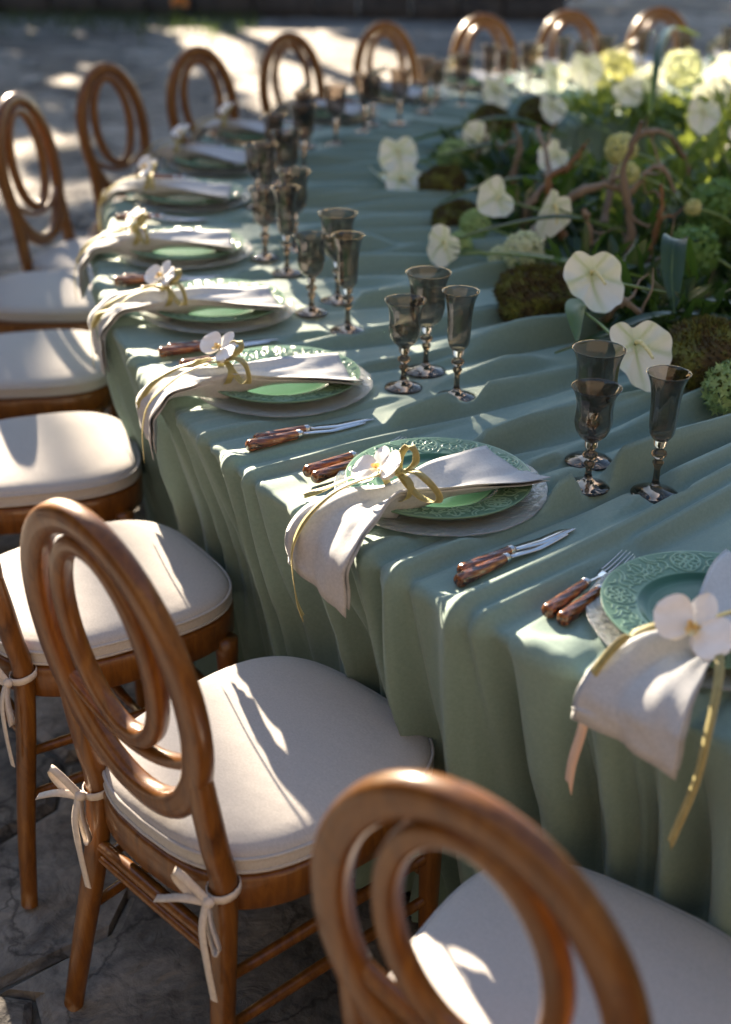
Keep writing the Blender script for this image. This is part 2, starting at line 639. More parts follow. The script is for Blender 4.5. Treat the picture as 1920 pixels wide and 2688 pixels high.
seeds = []
y = -.2
while y < 18.5:
    cs = .52 if y < 3 else (.62 if y < 7 else (.85 if y < 12 else 1.1))
    hw = 1.0 + max(0, y) * .36
    x = -hw - cs
    while x < hw + cs:
        seeds.append((x + random.uniform(-.38, .38) * cs, y + random.uniform(-.36, .36) * cs * .8, cs))
        x += cs * 1.12
    y += cs * .82
sp = np.array([(a, b) for a, b, c in seeds])
for i, (sx, sy, cs) in enumerate(seeds):
    poly = [np.array(q, float) for q in ((sx - cs * 1.2, sy - cs), (sx + cs * 1.2, sy - cs), (sx + cs * 1.2, sy + cs), (sx - cs * 1.2, sy + cs))]
    me_ = np.array((sx, sy))
    d2 = ((sp - me_) ** 2).sum(1)
    for j in np.argsort(d2)[1:13]:
        nrm = sp[j] - me_
        L = np.linalg.norm(nrm)
        nrm = nrm / L
        poly = clip_poly(poly, nrm, nrm @ ((sp[j] + me_) / 2) - .006)
        if len(poly) < 3:
            break
    if len(poly) < 3:
        continue
    # roughen the outline
    pts = []
    for k in range(len(poly)):
        a, b = poly[k], poly[(k + 1) % len(poly)]
        L = np.linalg.norm(b - a)
        ns = max(1, min(4, int(L / .09)))
        for e in range(ns):
            q = a + (b - a) * e / ns
            fx = np.array([float(vnoise(np.array(q[0] * 6 + 9), np.array(q[1] * 6 + 3), 71)), float(vnoise(np.array(q[0] * 6 + 31), np.array(q[1] * 6 + 17), 72))]) - .5
            fy = np.array([float(vnoise(np.array(q[0] * 15), np.array(q[1] * 15), 73)), float(vnoise(np.array(q[0] * 15 + 7), np.array(q[1] * 15), 74))]) - .5
            pts.append(q + fx * .16 + fy * .04)
    zt = random.uniform(-.008, .004)
    tx, ty = random.uniform(-.008, .008), random.uniform(-.008, .008)
    c0 = np.mean(pts, 0)

    def zz(q, dz=0):
        return zt + dz + tx * (q[0] - c0[0]) + ty * (q[1] - c0[1])
    n = len(pts)
    v = [(q[0] - c0[0], q[1] - c0[1], -.045) for q in pts]
    v += [(q[0] - c0[0], q[1] - c0[1], zz(q, -.012 + random.uniform(-.003, .003))) for q in pts]
    q2 = [q + (c0 - q) / np.linalg.norm(c0 - q) * .018 for q in pts]
    v += [(q[0] - c0[0], q[1] - c0[1], zz(q, random.uniform(-.002, .002))) for q in q2]
    v += [(0, 0, zz(c0, .003))]
    f = []
    for k in range(n):
        a = (k + 1) % n
        f += [(k, a, n + a, n + k), (n + k, n + a, 2 * n + a, 2 * n + k), (2 * n + k, 2 * n + a, 3 * n)]
    mesh_obj('flagstone', v, f, M_['stone'], pave, False, (c0[0], c0[1], 0))

# ------------------------------------------------------------------ dark low wall, grass, flower, trees beyond
wall = empty('stone_wall', (-4, 15.3, 0), 0, 'low dark wall of rough stone blocks across the far side of the paving', 'wall')
x = -6.5
blocks = []
while x < 5.7:
    w = random.uniform(.45, .75)
    for c_i, (z0, h) in enumerate(((0, .24), (.245, .2))):
        off = .2 * c_i
        mb = MB().box((x + w / 2 + off, random.uniform(-.03, .03), z0 + h / 2 - .02), (w - .02, .42, h), None, .025)
        mb.build('block', M_['wall'], wall)
    x += w
wall.children[0]
gv, gf = [], []
for k in range(2600):
    x, y = random.uniform(-8, -1.2), 15.05 - abs(random.gauss(0, .55))
    if random.random() < .25:
        y -= random.uniform(0, 1.2)
    h = random.uniform(.04, .13)
    a = random.uniform(0, 6.28)
    w = random.uniform(.008, .016)
    n = len(gv)
    gv += [(x - w * math.cos(a), y - w * math.sin(a), -.02), (x + w * math.cos(a), y + w * math.sin(a), -.02), (x + random.uniform(-.05, .05), y + random.uniform(-.05, .05), h)]
    gf.append((n, n + 1, n + 2))
tag(mesh_obj('grass', gv, gf, M_['grass'], None, False), 'dark grass growing along the foot of the low wall', 'grass', kind='stuff')

fl = empty('marigold', (-2.05, 14.75, 0), 0, 'small orange flower standing by the foot of the dark wall', 'flower')
MB().lathe([(.006, 0), (.005, .15)], 6).build('stem', M_['stem'], fl)
mb = MB()
for k in range(30):
    a, e = random.uniform(0, 6.28), random.uniform(-.3, 1.3)
    d = Vector((math.cos(a) * math.cos(e), math.sin(a) * math.cos(e), math.sin(e)))
    t = d.orthogonal().normalized()
    c = Vector((0, 0, .17)) + d * .03
    mb.add([c, c + d * .04 + t * .03, c + d * .07, c + d * .04 - t * .03], [(0, 1, 2, 3)])
mb.build('blossom', M_['orange'], fl)

# unseen house added behind the camera to bounce light and block low sky
house = empty('unseen_house', (0, -9.0, 0), 0, 'brown house added unseen behind the photographer, its wings blocking low sky light', 'house')
mb = MB()
for (x0, x1, z0, z1) in ((-16, -6, 0, 11), (-6, 6, 4.0, 11), (-6, -3.6, 0, 4), (-1.6, 1.6, 0, 4), (3.6, 6, 0, 4), (6, 16, 0, 11)):
    mb.box(((x0 + x1) / 2, -.3, (z0 + z1) / 2), (x1 - x0, .6, z1 - z0))
mb.build('front_wall', M_['plaster'], house, False)
for x0 in (-2.6, 2.6):
    MB().box((x0, -.45, 2.0), (2.0, .06, 4.0)).build('door', M_['bark'], house, False)
for xw in (-13, -9.5, 9.5, 13):
    MB().box((xw, .012, 4), (1.1, .03, 1.7)).build('window', M_['wall'], house, False)
    MB().box((xw, .04, 3.08), (1.4, .14, .1)).build('sill', M_['sandstone'], house, False)
mb = MB().box((0, .0, 11.12), (33, 1.0, .2))
mb.box((-15.5, 14.0, 5.5), (.6, 27, 11.0))
mb.box((15.5, 12.0, 5.5), (.6, 23, 11.0))
mb.build('sky_block_wing', M_['sandstone'], house, False)  # tall wings added to screen off low sky from the sides

# unseen trees, their crowns cut open where the low sun should reach
Nn = np.array((math.cos(R(SUN_AZ - 90)), math.sin(R(SUN_AZ - 90))))
Lh = np.array((math.cos(R(SUN_AZ)), math.sin(R(SUN_AZ))))
TANE = math.tan(R(SUN_EL))


def lit(a, b):
    w = .05 * (vnoise(a * 3, b * 6, 3) - .5) + .10 * (vnoise(a * 9 + 5, b * 14, 4) - .5)
    r_ = np.zeros(a.shape, bool)
    # the outer arc of chairs and the cloth edge
    r_ |= (a + w < .84) & (a > -1.6) & (b > -2.0) & (b < .95) & ((b > -.62) | (vnoise(a * 2.6, b * 5, 9) > .32))
    # dapples across the near table edge
    r_ |= (a < 1.15) & (a > .6) & (b < .6) & (b > -.3) & (vnoise(a * 7, b * 12, 21) > .62)
    # left end of the table
    r_ |= (a < 1.05) & (a > .6) & (b < -.32) & (b > -.62) & (vnoise(a * 4, b * 16, 22) > .5)
    # far side of the ring, flowers and chairs
    r_ |= (a + w > 2.3) & (a < 6.5) & (b < -.35) & (b > -1.75) & (vnoise(a * 2.2, b * 4.5, 13) > .25)
    # patch of sun on the paving
    r_ |= (a + .25 * (b + 4.5) + 2 * w > 3.1) & (a + .2 * (b + 4.5) + 3 * w < 4.9) & (b < -2.65) & (b > -5.3)
    # dapples on the left paving
    r_ |= (a < 2.3) & (a > -2) & (b < -2.1) & (b > -4.0) & (vnoise(a * 2.3 + 3, b * 3.6, 17) > .68)
    return r_


NL = 36000
a_ = rng.uniform(-5, 13, NL)
t_ = 23 + rng.normal(0, .8, NL)
z_ = rng.uniform(1.9, 12.2, NL)
zt_ = 12.0 - 1.3 * np.abs(np.sin(a_ * .9 + .5)) + rng.normal(0, .25, NL)
keep = z_ < zt_
b_ = z_ - TANE * t_
keep &= ~lit(a_, b_)  # leaves left out to shape the sun patches below
a_, t_, z_ = a_[keep], t_[keep], z_[keep]
tx_ = [-3.2, .3, 3.9, 7.4, 11.0]
own = np.argmin(np.abs(a_[:, None] + .5 * (rng.random(len(a_))[:, None] - .5) - np.array(tx_)[None]), 1)
tree_words = ['leftmost of the five unseen leafy trees beyond the dark wall', 'second unseen leafy tree from the left beyond the dark wall',
              'middle one of the five unseen leafy trees beyond the dark wall', 'second unseen leafy tree from the right beyond the dark wall',
              'rightmost of the five unseen leafy trees beyond the dark wall']
for k, ta in enumerate(tx_):
    base = Nn * ta + Lh * 23
    tr = empty('leafy_tree', (base[0], base[1], 0), 0, tree_words[k], 'tree', 'trees beyond the wall')
    mb = MB()
    sweep(mb, spline([(0, 0, -.1), (.05, .02, 1.2), (-.08, .05, 3), (.05, 0, 6.5), (0, 0, 10)], 14), circ(.22, 10), scale=lambda u: 1.15 - .95 * u)
    mb.build('trunk', M_['bark'], tr)
    for q in range(6):
        an, z0 = q * 1.05 + k, 2.2 + q * .8
        mb = MB()
        e = Vector((Nn[0] * math.cos(an) * 1.6, Nn[1] * math.cos(an) * 1.6, 1.2)) + Vector((Lh[0], Lh[1], 0)) * math.sin(an) * .6
        sweep(mb, spline([(0, 0, z0), tuple(Vector((0, 0, z0)) + e * .5 + Vector((0, 0, -.1))), tuple(Vector((0, 0, z0)) + e)], 8), circ(.06, 6), scale=lambda u: 1.1 - .9 * u)
        mb.build('limb', M_['bark'], tr)
    idx = np.where(own == k)[0]
    n = len(idx)
    C = np.stack([Nn[0] * a_[idx] + Lh[0] * t_[idx] - base[0], Nn[1] * a_[idx] + Lh[1] * t_[idx] - base[1], z_[idx]], 1)
    # leaves roughly face the low sun, with scatter
    nrm = np.array([[S.x, S.y, S.z]]) + rng.normal(0, .55, (n, 3))
    nrm /= np.linalg.norm(nrm, axis=1)[:, None]
    u = np.cross(nrm, rng.normal(0, 1, (n, 3)))
    u /= np.linalg.norm(u, axis=1)[:, None]
    w = np.cross(nrm, u)
    s1 = rng.uniform(.09, .16, n)[:, None]
    V = np.stack([C - u * s1 * 1.3, C + w * s1 * .8, C + u * s1 * 1.3, C - w * s1 * .8], 1).reshape(-1, 3)
    F = np.arange(n * 4).reshape(-1, 4)
    mesh_obj('crown', V, F, M_['treeleaf'], tr, False)

# ------------------------------------------------------------------ place settings data
ANG = [-132.86, -142.75, -152.73, -161.77, -170.87, 178.62, 169.8, 161.4, 151.99, 142.1, 132.6, 123.1, 113.6, 104.1]
RAD = [2.9065, 2.901, 2.898, 2.884, 2.902, 2.915, 2.93, 2.94, 2.89, 2.89, 2.90, 2.90, 2.90, 2.90]


def setting_matrix(i):
    p = rp(RAD[i], ANG[i], TZ)
    return Matrix.Translation(p) @ Matrix.Rotation(R(ANG[i] + 90), 4, 'Z')


SM = [setting_matrix(i) for i in range(14)]
flat_spots = []       # (x, y, radius) where the cloth lies flat
GL = [[(.123, .197), (.057, .268), (.2, .264)], [(.123, .197), (.057, .268), (.2, .264)], [(.1, .198), (.045, .275), (.183, .261)],
      [(.063, .189), (0, .266), (.195, .228)]]
for i, M in enumerate(SM):
    flat_spots.append((M @ Vector((0, 0, 0)), .155))
    for (gx, gy) in GL[min(i, 3)]:
        flat_spots.append((M @ Vector((gx, gy, 0)), .03))
    for (ax_, ay_, bx_, by_) in ((.228, -.16, .212, .075), (-.148, -.145, -.160, .08)):
        flat_spots.append((M @ Vector((ax_, ay_, 0)), .020, M @ Vector((bx_, by_, 0))))

# ------------------------------------------------------------------ tablecloth
EX = [(-139.75, 2.3, .020, .017), (-137.35, 2.2, .020, .022), (-136.75, 2.15, .022, .028), (-134.3, 2.95, .014, .018),
      (-148.0, 2.3, .016, .018), (-142.4, 2.15, .018, .020), (-144.3, 2.2, .018, .018), (-153.1, 2.12, .016, .018), (-157.6, 2.5, .016, .016),
      (-150.0, 2.6, .014, .018), (-146.9, 2.6, .018, .014), (-166.6, 2.3, .018, .016), (-140.9, 2.2, .014, .018), (-131.6, 2.2, .02, .022)]


def cloth_angles():
    a = []
    x = -290.0
    while x < 70:
        a.append(x)
        if -164 < x < -126:
            x += .105
        elif -250 < x <= -164:
            x += .2
        else:
            x += .9
    return np.array(a)


AA = cloth_angles()
s_top = np.concatenate([np.arange(R_IN + .02, R_OUT - .10, .013), np.arange(R_OUT - .10, R_OUT - .016, .006)])
CR = .014
prof = []     # (s, r, z, nr, nz, side)
for d in np.linspace(.70, .03, 12):
    prof.append((R_IN - d, R_IN, TZ - d, -1, 0))
for t in (20, 45, 70):
    prof.append((R_IN, R_IN + CR - CR * math.cos(R(t)), TZ - CR + CR * math.sin(R(t)), -math.cos(R(t)), math.sin(R(t))))
for s in s_top:
    prof.append((s, s, TZ, 0, 1))
for t in (90, 72, 54, 36, 18, 0):
    prof.append((R_OUT + .0001 * (90 - t), R_OUT - CR + CR * math.cos(R(t)), TZ - CR + CR * math.sin(R(t)), math.cos(R(t)), math.sin(R(t))))
dd = np.concatenate([np.arange(.022, .2, .011), np.arange(.2, .765, .022)])
for d in dd:
    prof.append((R_OUT + d, R_OUT, TZ - d, 1, 0))
PR = np.array(prof)
Sg, Rg, Zg, NR, NZ = [PR[:, k][None, :] for k in range(5)]
AG = AA[:, None]
arc = np.radians(AA) * R_OUT                    # metres along the edge
H = np.zeros((len(AA), len(PR)))
depth = np.clip(Sg - R_OUT, 0, None)             # 0 on top, grows down the drape
ontop = (Sg <= R_OUT) & (Sg > R_IN)
# ridges that start at the edge
ridges = []
x = -290.0
while x < 70:
    ridges.append((x + random.uniform(-.35, .35), R_OUT - random.choice([.2, .35, .5]) * random.uniform(.8, 1.1), random.uniform(.008, .020), random.uniform(.012, .026)))
    x += random.uniform(1.25, 2.4)
ridges = [r_ for r_ in ridges if all(abs(r_[0] - e[0]) > .75 for e in EX)] + EX
PA = np.array(ANG)


def cutlery_gain(a0):
    o_ = ((a0 - PA + 180) % 360) - 180
    return .35 if (((o_ > 3.3) & (o_ < 6.0)) | ((o_ < -1.9) & (o_ > -3.9))).any() else 1.0


ridges = [(r_[0], r_[1], r_[2] * (1 if r_ in EX else cutlery_gain(r_[0])), r_[3]) for r_ in ridges]
x = -290.0
while x < 70:                                     # long creases across the table board
    ridges.append((x, None, random.uniform(.018, .036) * (.5 + .5 * cutlery_gain(x)), random.uniform(.017, .031)))
    x += random.uniform(1.45, 2.7)
for (a0, s0, amp, wd) in ridges:
    if s0 is None:
        sa = random.choice([R_IN - .4, R_IN - .4, random.uniform(R_IN, 2.4)])
        sb = random.choice([random.uniform(2.5, 2.8), random.uniform(2.75, 3.06)])
        env = np.clip((PR[:, 0] - sa) / .15, 0, 1) * np.clip((sb - PR[:, 0]) / .30, 0, 1)
        env = env * env * (3 - 2 * env)
    else:
        env = np.clip((PR[:, 0] - s0) / .35, 0, 1)
        env = env * env * (3 - 2 * env)
    wob = random.uniform(.05, .3) * np.sin(PR[:, 0] * random.uniform(3, 7) + random.uniform(0, 6)) + random.uniform(-.5, .5) * (R_OUT - PR[:, 0]).clip(0, 2)
    if s0 is not None and (a0, s0, amp, wd) in EX:
        wob = .12 * np.sin(PR[:, 0] * 7 + a0)
    wdl = wd * (1 + 1.1 * np.clip(depth[0] / .3, 0, 1)) * (1 + .15 * np.clip((R_OUT - .35 - PR[:, 0]) / .5, 0, 1))
    al = amp * (1.0 if (a0, s0, amp, wd) in EX else 1.25) * (1 + (1.1 if s0 is not None else 0) * np.clip(depth[0] / .25, 0, 1)) * env
    lo, hi = np.searchsorted(AA, a0 - 5), np.searchsorted(AA, a0 + 5)
    if hi <= lo:
        continue
    du = np.radians(AA[lo:hi, None] - a0 - wob[None]) * np.clip(PR[None, :, 0], R_IN, R_OUT)
    q = du / wdl[None]
    q = np.where(q > 0, q * 2.0, q * .85)         # steeper on one side
    H[lo:hi] += al[None] * (np.exp(-np.abs(q) ** 1.7) - .55 * np.exp(-((q - 1.6) / 1.1) ** 2))
# broad unevenness
for sc, am, sd_ in ((1.1, .006, 1), (3.0, .005, 2)):
    H += am * 2 * (vnoise(np.radians(AG) * 3.1 * sc * 3 + 40, Sg * sc * .9 + 7, sd_) - .5)
H += .0035 * 2 * (vnoise(np.radians(AG) * 3.1 * 24 + 90, Sg * 2.2, 5) - .5) * np.clip((Sg - 2.2) / .2, 0, 1)
# big pleats of the drape
pl = 0
for sc, am, sd_ in ((3.1 * 11.5, .046, 11), (3.1 * 24, .018, 12), (3.1 * 5, .016, 14)):
    pl = pl + am * (1.9 * np.abs(2 * vnoise(np.radians(AG) * sc + 60 + 0 * Sg, depth * .8 + 3, sd_) - 1) ** .65 - 1.15)
H += pl * np.where(Sg > R_OUT, .14 + .86 * np.clip(depth / .20, 0, 1), .14 * np.exp(-np.clip(R_OUT - Sg, 0, None) / .09))
H += .012 * np.clip(depth / .7, 0, 1)
H = np.where(Sg < R_IN, H * .6 + .02 * np.sin(np.radians(AG) * R_IN * 26 + 2 * np.sin(np.radians(AG) * 9)) * np.clip((R_IN - Sg) / .2, 0, 1), H)
# soft ceiling, never below the table board
H = H * np.where((Sg < R_OUT) & (Sg > R_IN), 1 + .15 * np.clip((2.80 - Sg) / .15, 0, 1), 1)
H = np.where((H < 0) & (Sg < R_OUT + .02), H * .65, H)
top_lift = .004
XX = CX + (Rg + NR * H) * np.cos(np.radians(AG))
YY = CY + (Rg + NR * H) * np.sin(np.radians(AG))
mask = np.ones_like(H)
for fs_ in flat_spots:
    p, rad = fs_[0], fs_[1]
    if len(fs_) == 3:
        e_ = fs_[2] - p
        tt = np.clip(((XX - p.x) * e_.x + (YY - p.y) * e_.y) / e_.length_squared, 0, 1)
        d = np.hypot(XX - p.x - tt * e_.x, YY - p.y - tt * e_.y)
    else:
        d = np.hypot(XX - p.x, YY - p.y)
    k = np.clip((d - rad) / .028, 0, 1)
    k = k * k * (3 - 2 * k)
    mask = np.where(NZ > .5, np.minimum(mask, k), mask)
flat = .004
Hh = np.where(NZ > .5, H * mask + flat * (1 - mask) * (H > flat) + np.minimum(H, flat) * (1 - mask) * (H <= flat), H)
tuck = .075 * np.clip(depth / .27, 0, 1) + .05 * np.clip((depth - .27) / .4, 0, 1)
XX = CX + (Rg + NR * Hh - tuck) * np.cos(np.radians(AG))
YY = CY + (Rg + NR * Hh - tuck) * np.sin(np.radians(AG))
ZZ = Zg + NZ * Hh
P = np.stack([XX, YY, ZZ], -1)
cloth = grid_obj('tablecloth', P[:-1][:, ::-1] if False else P[:-1], M_['cloth'], None, closed_u=True)
tag(cloth, 'sage green tablecloth with long creases draped to the ground over the ring-shaped table', 'tablecloth')
TOPZ = TZ + flat


# ------------------------------------------------------------------ chair
def oval(cx, cz, a, b, n, y_of):
    return [(cx + a * math.cos(t), y_of(cz + b * math.sin(t)), cz + b * math.sin(t)) for t in [2 * math.pi * k / n for k in range(n)]]


def yb(z):
    return -.168 - .075 * max(0, z - .44) / .5 - .0


UPB = Vector((0, -1, -.15)).normalized()


def make_chair():
    root = empty('banquet_chair')
    # outer ring
    mb = MB()
    sweep(mb, oval(0, .729, .157, .214, 64, yb), superell(.0205, .0150, 3.4, 16), up=UPB, closed=True)
    o = mb.build('outer_ring', M_['wood'], root)
    mb = MB()
    sweep(mb, oval(0, .764, .090, .1445, 56, yb), superell(.0138, .0130, 3.2, 14), up=UPB, closed=True)
    mb.build('inner_ring', M_['wood'], root)
    mb = MB()
    pts = []
    for k in range(21):
        x = -.143 + .286 * k / 20
        z = .600 + .055 * abs(x / .143) ** 2.0
        pts.append((x, yb(z) + .002, z))
    sweep(mb, pts, superell(.009, .011, 2.6, 12), up=UPB)
    mb.build('cross_bar', M_['wood'], root)
    # rear legs: one continuous curved post each
    for s in (-1, 1):
        mb = MB()
        pp = spline([(s * .19, -.225, 0), (s * .168, -.205, .15), (s * .148, -.178, .32), (s * .1425, -.168, .44), (s * .1412, yb(.5), .5), (s * .1405, yb(.57), .57), (s * .1435, yb(.64), .64), (s * .1495, yb(.70), .70), (s * .1545, yb(.745), .745)], 34)
        sweep(mb, pp, superell(.0185, .017, 2.5, 14), up=Vector((0, 1, 0)), scale=lambda u: (.82 + .26 * math.sin(min(u, .5) / .5 * math.pi / 2) - 1.3 * max(0, u - .62), .8 + .2 * math.sin(min(u, .5) / .5 * math.pi / 2) - 1.3 * max(0, u - .62)))
        mb.build('rear_leg', M_['wood'], root)
    for s in (-1, 1):
        mb = MB()
        mb.lathe([(.011, 0), (.0125, .01), (.0145, .15), (.018, .33), (.0205, .37), (.0205, .4)], 14, Matrix.Translation((s * .190, .185, 0)))
        mb.build('front_leg', M_['wood'], root)
    # seat frame
    out = seat_outline(.0)
    mb = MB()
    n = len(out)
    rings = []
    for z, ins in ((.385, .004), (.389, 0), (.437, 0), (.442, .004)):
        rings.append([(x - ins * nx, y_ - ins * ny, z) for (x, y_, nx, ny) in out])
    inner = [[(x - .03 * nx, y_ - .03 * ny, z) for (x, y_, nx, ny) in out] for z in (.442, .385)]
    mb.grid(rings + inner + [rings[0]], False, True)
    mb.build('seat_frame', M_['wood'], root)
    mb = MB()
    mb.add([(x - .028 * nx, y_ - .028 * ny, .437) for (x, y_, nx, ny) in out], [tuple(range(n))])
    mb.build('seat_board', M_['wood'], root)
    # stretchers
    def rod(a, b, r=.008):
        mb = MB()
        sweep(mb, [Vector(a).lerp(Vector(b), k / 8) for k in range(9)], circ(r, 10), scale=lambda u: 1 + .25 * math.sin(u * math.pi))
        mb.build('stretcher', M_['wood'], root)
    for s in (-1, 1):
        rod((s * .153, -.183, .285), (s * .190, .185, .30))
        rod((s * .161, -.195, .205), (s * .190, .185, .215))
    rod((-.148, -.178, .335), (.148, -.178, .335), .009)
    rod((-.149, -.18, .312), (.149, -.18, .312), .007)
    rod((-.172, .02, .292), (.172, .02, .292), .007)
    rod((-.19, .185, .255), (.19, .185, .255), .007)
    # cushion
    out = seat_outline(-.006)
    K = [(1.0, .445), (1.010, .449), (1.013, .459), (1.010, .469), (.995, .4755), (.965, .480), (.92, .484), (.82, .4875), (.6, .4905), (.4, .492), (.2, .493), (.06, .4932)]
    P = []
    cy0 = 0.0
    for sc, z in K:
        kk = max(0, min(1, (.8 - sc) / .7))
        row = []
        for q, (x, y_, nx, ny) in enumerate(out):
            tq = 2 * math.pi * q / len(out)
            ex, ey = .2 * math.cos(tq), .02 + .2 * math.sin(tq)
            row.append(((x * (1 - kk) + ex * kk) * sc, (y_ * (1 - kk) + ey * kk) * sc, z))
        P.append(row)
    mb = MB().grid(P, False, True)
    n0 = len(mb.v)
    mb.v.append((0, .001, .4933))
    for i in range(n):
        mb.f.append((n0 - n + i, n0 - n + (i + 1) % n, n0)[::-1])
    mb.f.append(tuple(range(n)))
    cu = mb.build('cushion', M_['cushion'], root)
    for sc, z in ((1.012, .4705), (1.012, .450)):
        mb = MB()
        sweep(mb, [(x * sc, y_ * sc, z) for (x, y_, nx, ny) in out], circ(.0028, 6), closed=True, up=Vector((0, 0, 1)))
        mb.build('piping', M_['cushion'], cu)
    # ties
    for s in (-1, 1):
        mb = MB()
        c = Vector((s * .1425, -.168, .432))
        ring = [(c.x + .0235 * math.cos(t), c.y + .022 * math.sin(t), c.z + .006 * math.sin(t * 1 + .6)) for t in [2 * math.pi * k / 16 for k in range(16)]]
        sweep(mb, ring, [(.0008, .006), (.0012, 0), (.0008, -.006), (-.0008, -.006), (-.0012, 0), (-.0008, .006)], closed=True, up=Vector((0, 0, 1)))
        k0 = c + Vector((s * .004, -.028, -.004))
        mb.lathe([(0, -.008), (.007, -.005), (.0085, 0), (.007, .005), (0, .008)], 10, Matrix.Translation(k0))
        ti = mb.build('cushion_tie', M_['tie'], root)

        def P3(x, y_, z):
            return tuple(k0 + Vector((x, y_, z)))
        mb = MB()
        strip(mb, [P3(0, 0, 0), P3(-.03, -.012, .026), P3(-.052, -.014, .028), P3(-.05, -.010, .008), P3(-.02, -.006, -.004), P3(0, 0, 0)], .011, (0, .6, .8), 18)
        strip(mb, [P3(0, 0, 0), P3(.018, -.010, -.022), P3(.034, -.012, -.05), P3(.02, -.010, -.066), P3(.006, -.008, -.035), P3(0, 0, 0)], .011, (.5, -.8, .2), 18)
        mb.build('bow_loop', M_['tie'], ti)
        mb = MB()
        strip(mb, [P3(0, 0, 0), P3(-.035, -.016, -.006), P3(-.07, -.02, -.028), P3(-.098, -.016, -.05)], .011, (.1, .7, .7), 14)
        strip(mb, [P3(0, -.004, 0), P3(.004, -.016, -.035), P3(.016, -.02, -.085), P3(.024, -.018, -.145)], .012, (1, .2, 0), 14)
        mb.build('bow_tail', M_['tie'], ti)
    return root


def seat_outline(grow, n=56):
    """trapezoid with a bowed front, round corners and a curved rear: returns (x, y, nx, ny)."""
    fw, rw, yf, yr = .219 + grow, .186 + grow, .248 + grow, -.196 - grow
    pts = []
    for k in range(n):
        t = 2 * math.pi * k / n
        c, s_ = math.cos(t), math.sin(t)
        e = 3.6
        u = math.copysign(abs(c) ** (2 / e), c)
        w = math.copysign(abs(s_) ** (2 / e), s_)
        y_ = yf * w if w > 0 else -yr * w
        f = (w + 1) / 2
        x = u * (rw + (fw - rw) * (f ** .8))
        if w > 0:
            y_ -= .012 * (1 - math.cos(u * 1.2)) * 1.0
        else:
            y_ += .022 * u * u
        pts.append((x, y_))
    out = []
    for k in range(n):
        a, b = Vector(pts[k - 1]), Vector(pts[(k + 1) % n])
        t = (b - a).normalized()
        out.append((pts[k][0], pts[k][1], t.y, -t.x))
    return out


ORD = ['first', 'second', 'third', 'fourth', 'fifth', 'sixth', 'seventh', 'eighth', 'ninth', 'tenth', 'eleventh', 'twelfth', 'thirteenth', 'fourteenth']
chair_spec = [  # angle, centre radius, yaw offset, label
    (-131.2, 3.335, 5.8, 'orange-brown oval-backed chair nearest the camera, cut by the bottom edge'),
    (-141.7, 3.290, 6.7, 'oval-backed chair with linen bows and half its seat in sun'),
    (-151.9, 3.315, 7.5, 'chair just left of the one with linen bows, its back cut off'),
    (-162.4, 3.32, 1.5, 'fourth chair from the camera, its cream seat fully sunlit'),
    (-172.7, 3.345, 6, 'fifth chair from the camera, its seat crossed by a shadow band'),
    (177.5, 3.37, 9, 'sixth chair from the camera, only its pale shaded seat in view'),
    (170.95, 3.33, -7, 'leftmost chair whose whole oval back is in view'),
    (160.29, 3.36, -12, 'blurred chair with glints low on its back, second whole back from left'),
    (151.92, 3.307, -14, 'blurred dark chair against grey paving, third whole oval back from left'),
    (142.44, 3.285, -9, 'blurred thin oval-backed chair standing before the sunlit paving patch'),
    (132.81, 3.285, -9, 'blurred far chair just right of the sunlit paving patch'),
    (123.39, 3.28, -12, 'blurred far chair with a bright orange top, third from the right'),
    (115.2, 3.28, -12, 'blurred orange chair behind the pale blooms, second from the right'),
    (106.6, 3.28, -8, 'blurred orange far chair nearest the top right corner'),
]
proto = make_chair()
for i, (a, r, yo, lab) in enumerate(chair_spec):
    o = proto if i == 0 else copy_tree(proto)
    o.location = rp(r, a, 0)
    o.rotation_euler = (0, 0, R(a + 90 + yo))
    tag(o, lab, 'chair', 'oval-backed chairs around the table')


# ------------------------------------------------------------------ tableware prototypes
def make_charger():
    na = 420
    rt = np.concatenate([np.linspace(.163, .135, 17), np.linspace(.133, .10, 14), np.array([.085, .04, .0005])])
    rb = np.concatenate([np.array([.0005, .04, .085]), np.linspace(.10, .160, 12), np.array([.1622])])
    zt_c = np.interp(rt, [0, .085, .12, .158, .163], [.0045, .0045, .0070, .0118, .0122])
    zb_c = np.interp(rb, [0, .085, .12, .158, .1622], [.001, .001, .003, .0085, .0102])
    rr = np.concatenate([rb, np.array([.1634]), rt])
    zz = np.concatenate([zb_c, np.array([.0113]), zt_c])
    th = np.linspace(0, 2 * math.pi, na, endpoint=False)
    TH, RR = np.meshgrid(th, rr, indexing='ij')
    X, Y = RR * np.cos(TH), RR * np.sin(TH)
    sel = (RR > .095) & (RR < .1615)
    rip = (vnoise(X * 150 + 40, Y * 150 + 40, 51) - .5) * .0022 + (vnoise(X * 330 + 80, Y * 330, 52) - .5) * .0010
    Z = zz[None] + np.where(sel, rip, 0) * np.where(np.arange(len(rr)) > len(rb), 1, .4)[None]
    edge = 1 + (.006 * np.sin(TH * 5 + 1) + .003 * np.sin(TH * 17) + .002 * np.sin(TH * 31)) * np.clip((RR - .12) / .04, 0, 1)
    return grid_obj('charger_plate', np.stack([X * edge, Y * edge, Z], -1), M_['charger'], None, closed_u=True)


def seg_d(X, Y, pts):
    d = np.full(X.shape, 9.0)
    for (x0, y0), (x1, y1) in zip(pts[:-1], pts[1:]):
        dx, dy = x1 - x0, y1 - y0
        t = np.clip(((X - x0) * dx + (Y - y0) * dy) / (dx * dx + dy * dy + 1e-12), 0, 1)
        d = np.minimum(d, np.hypot(X - x0 - t * dx, Y - y0 - t * dy))
    return d


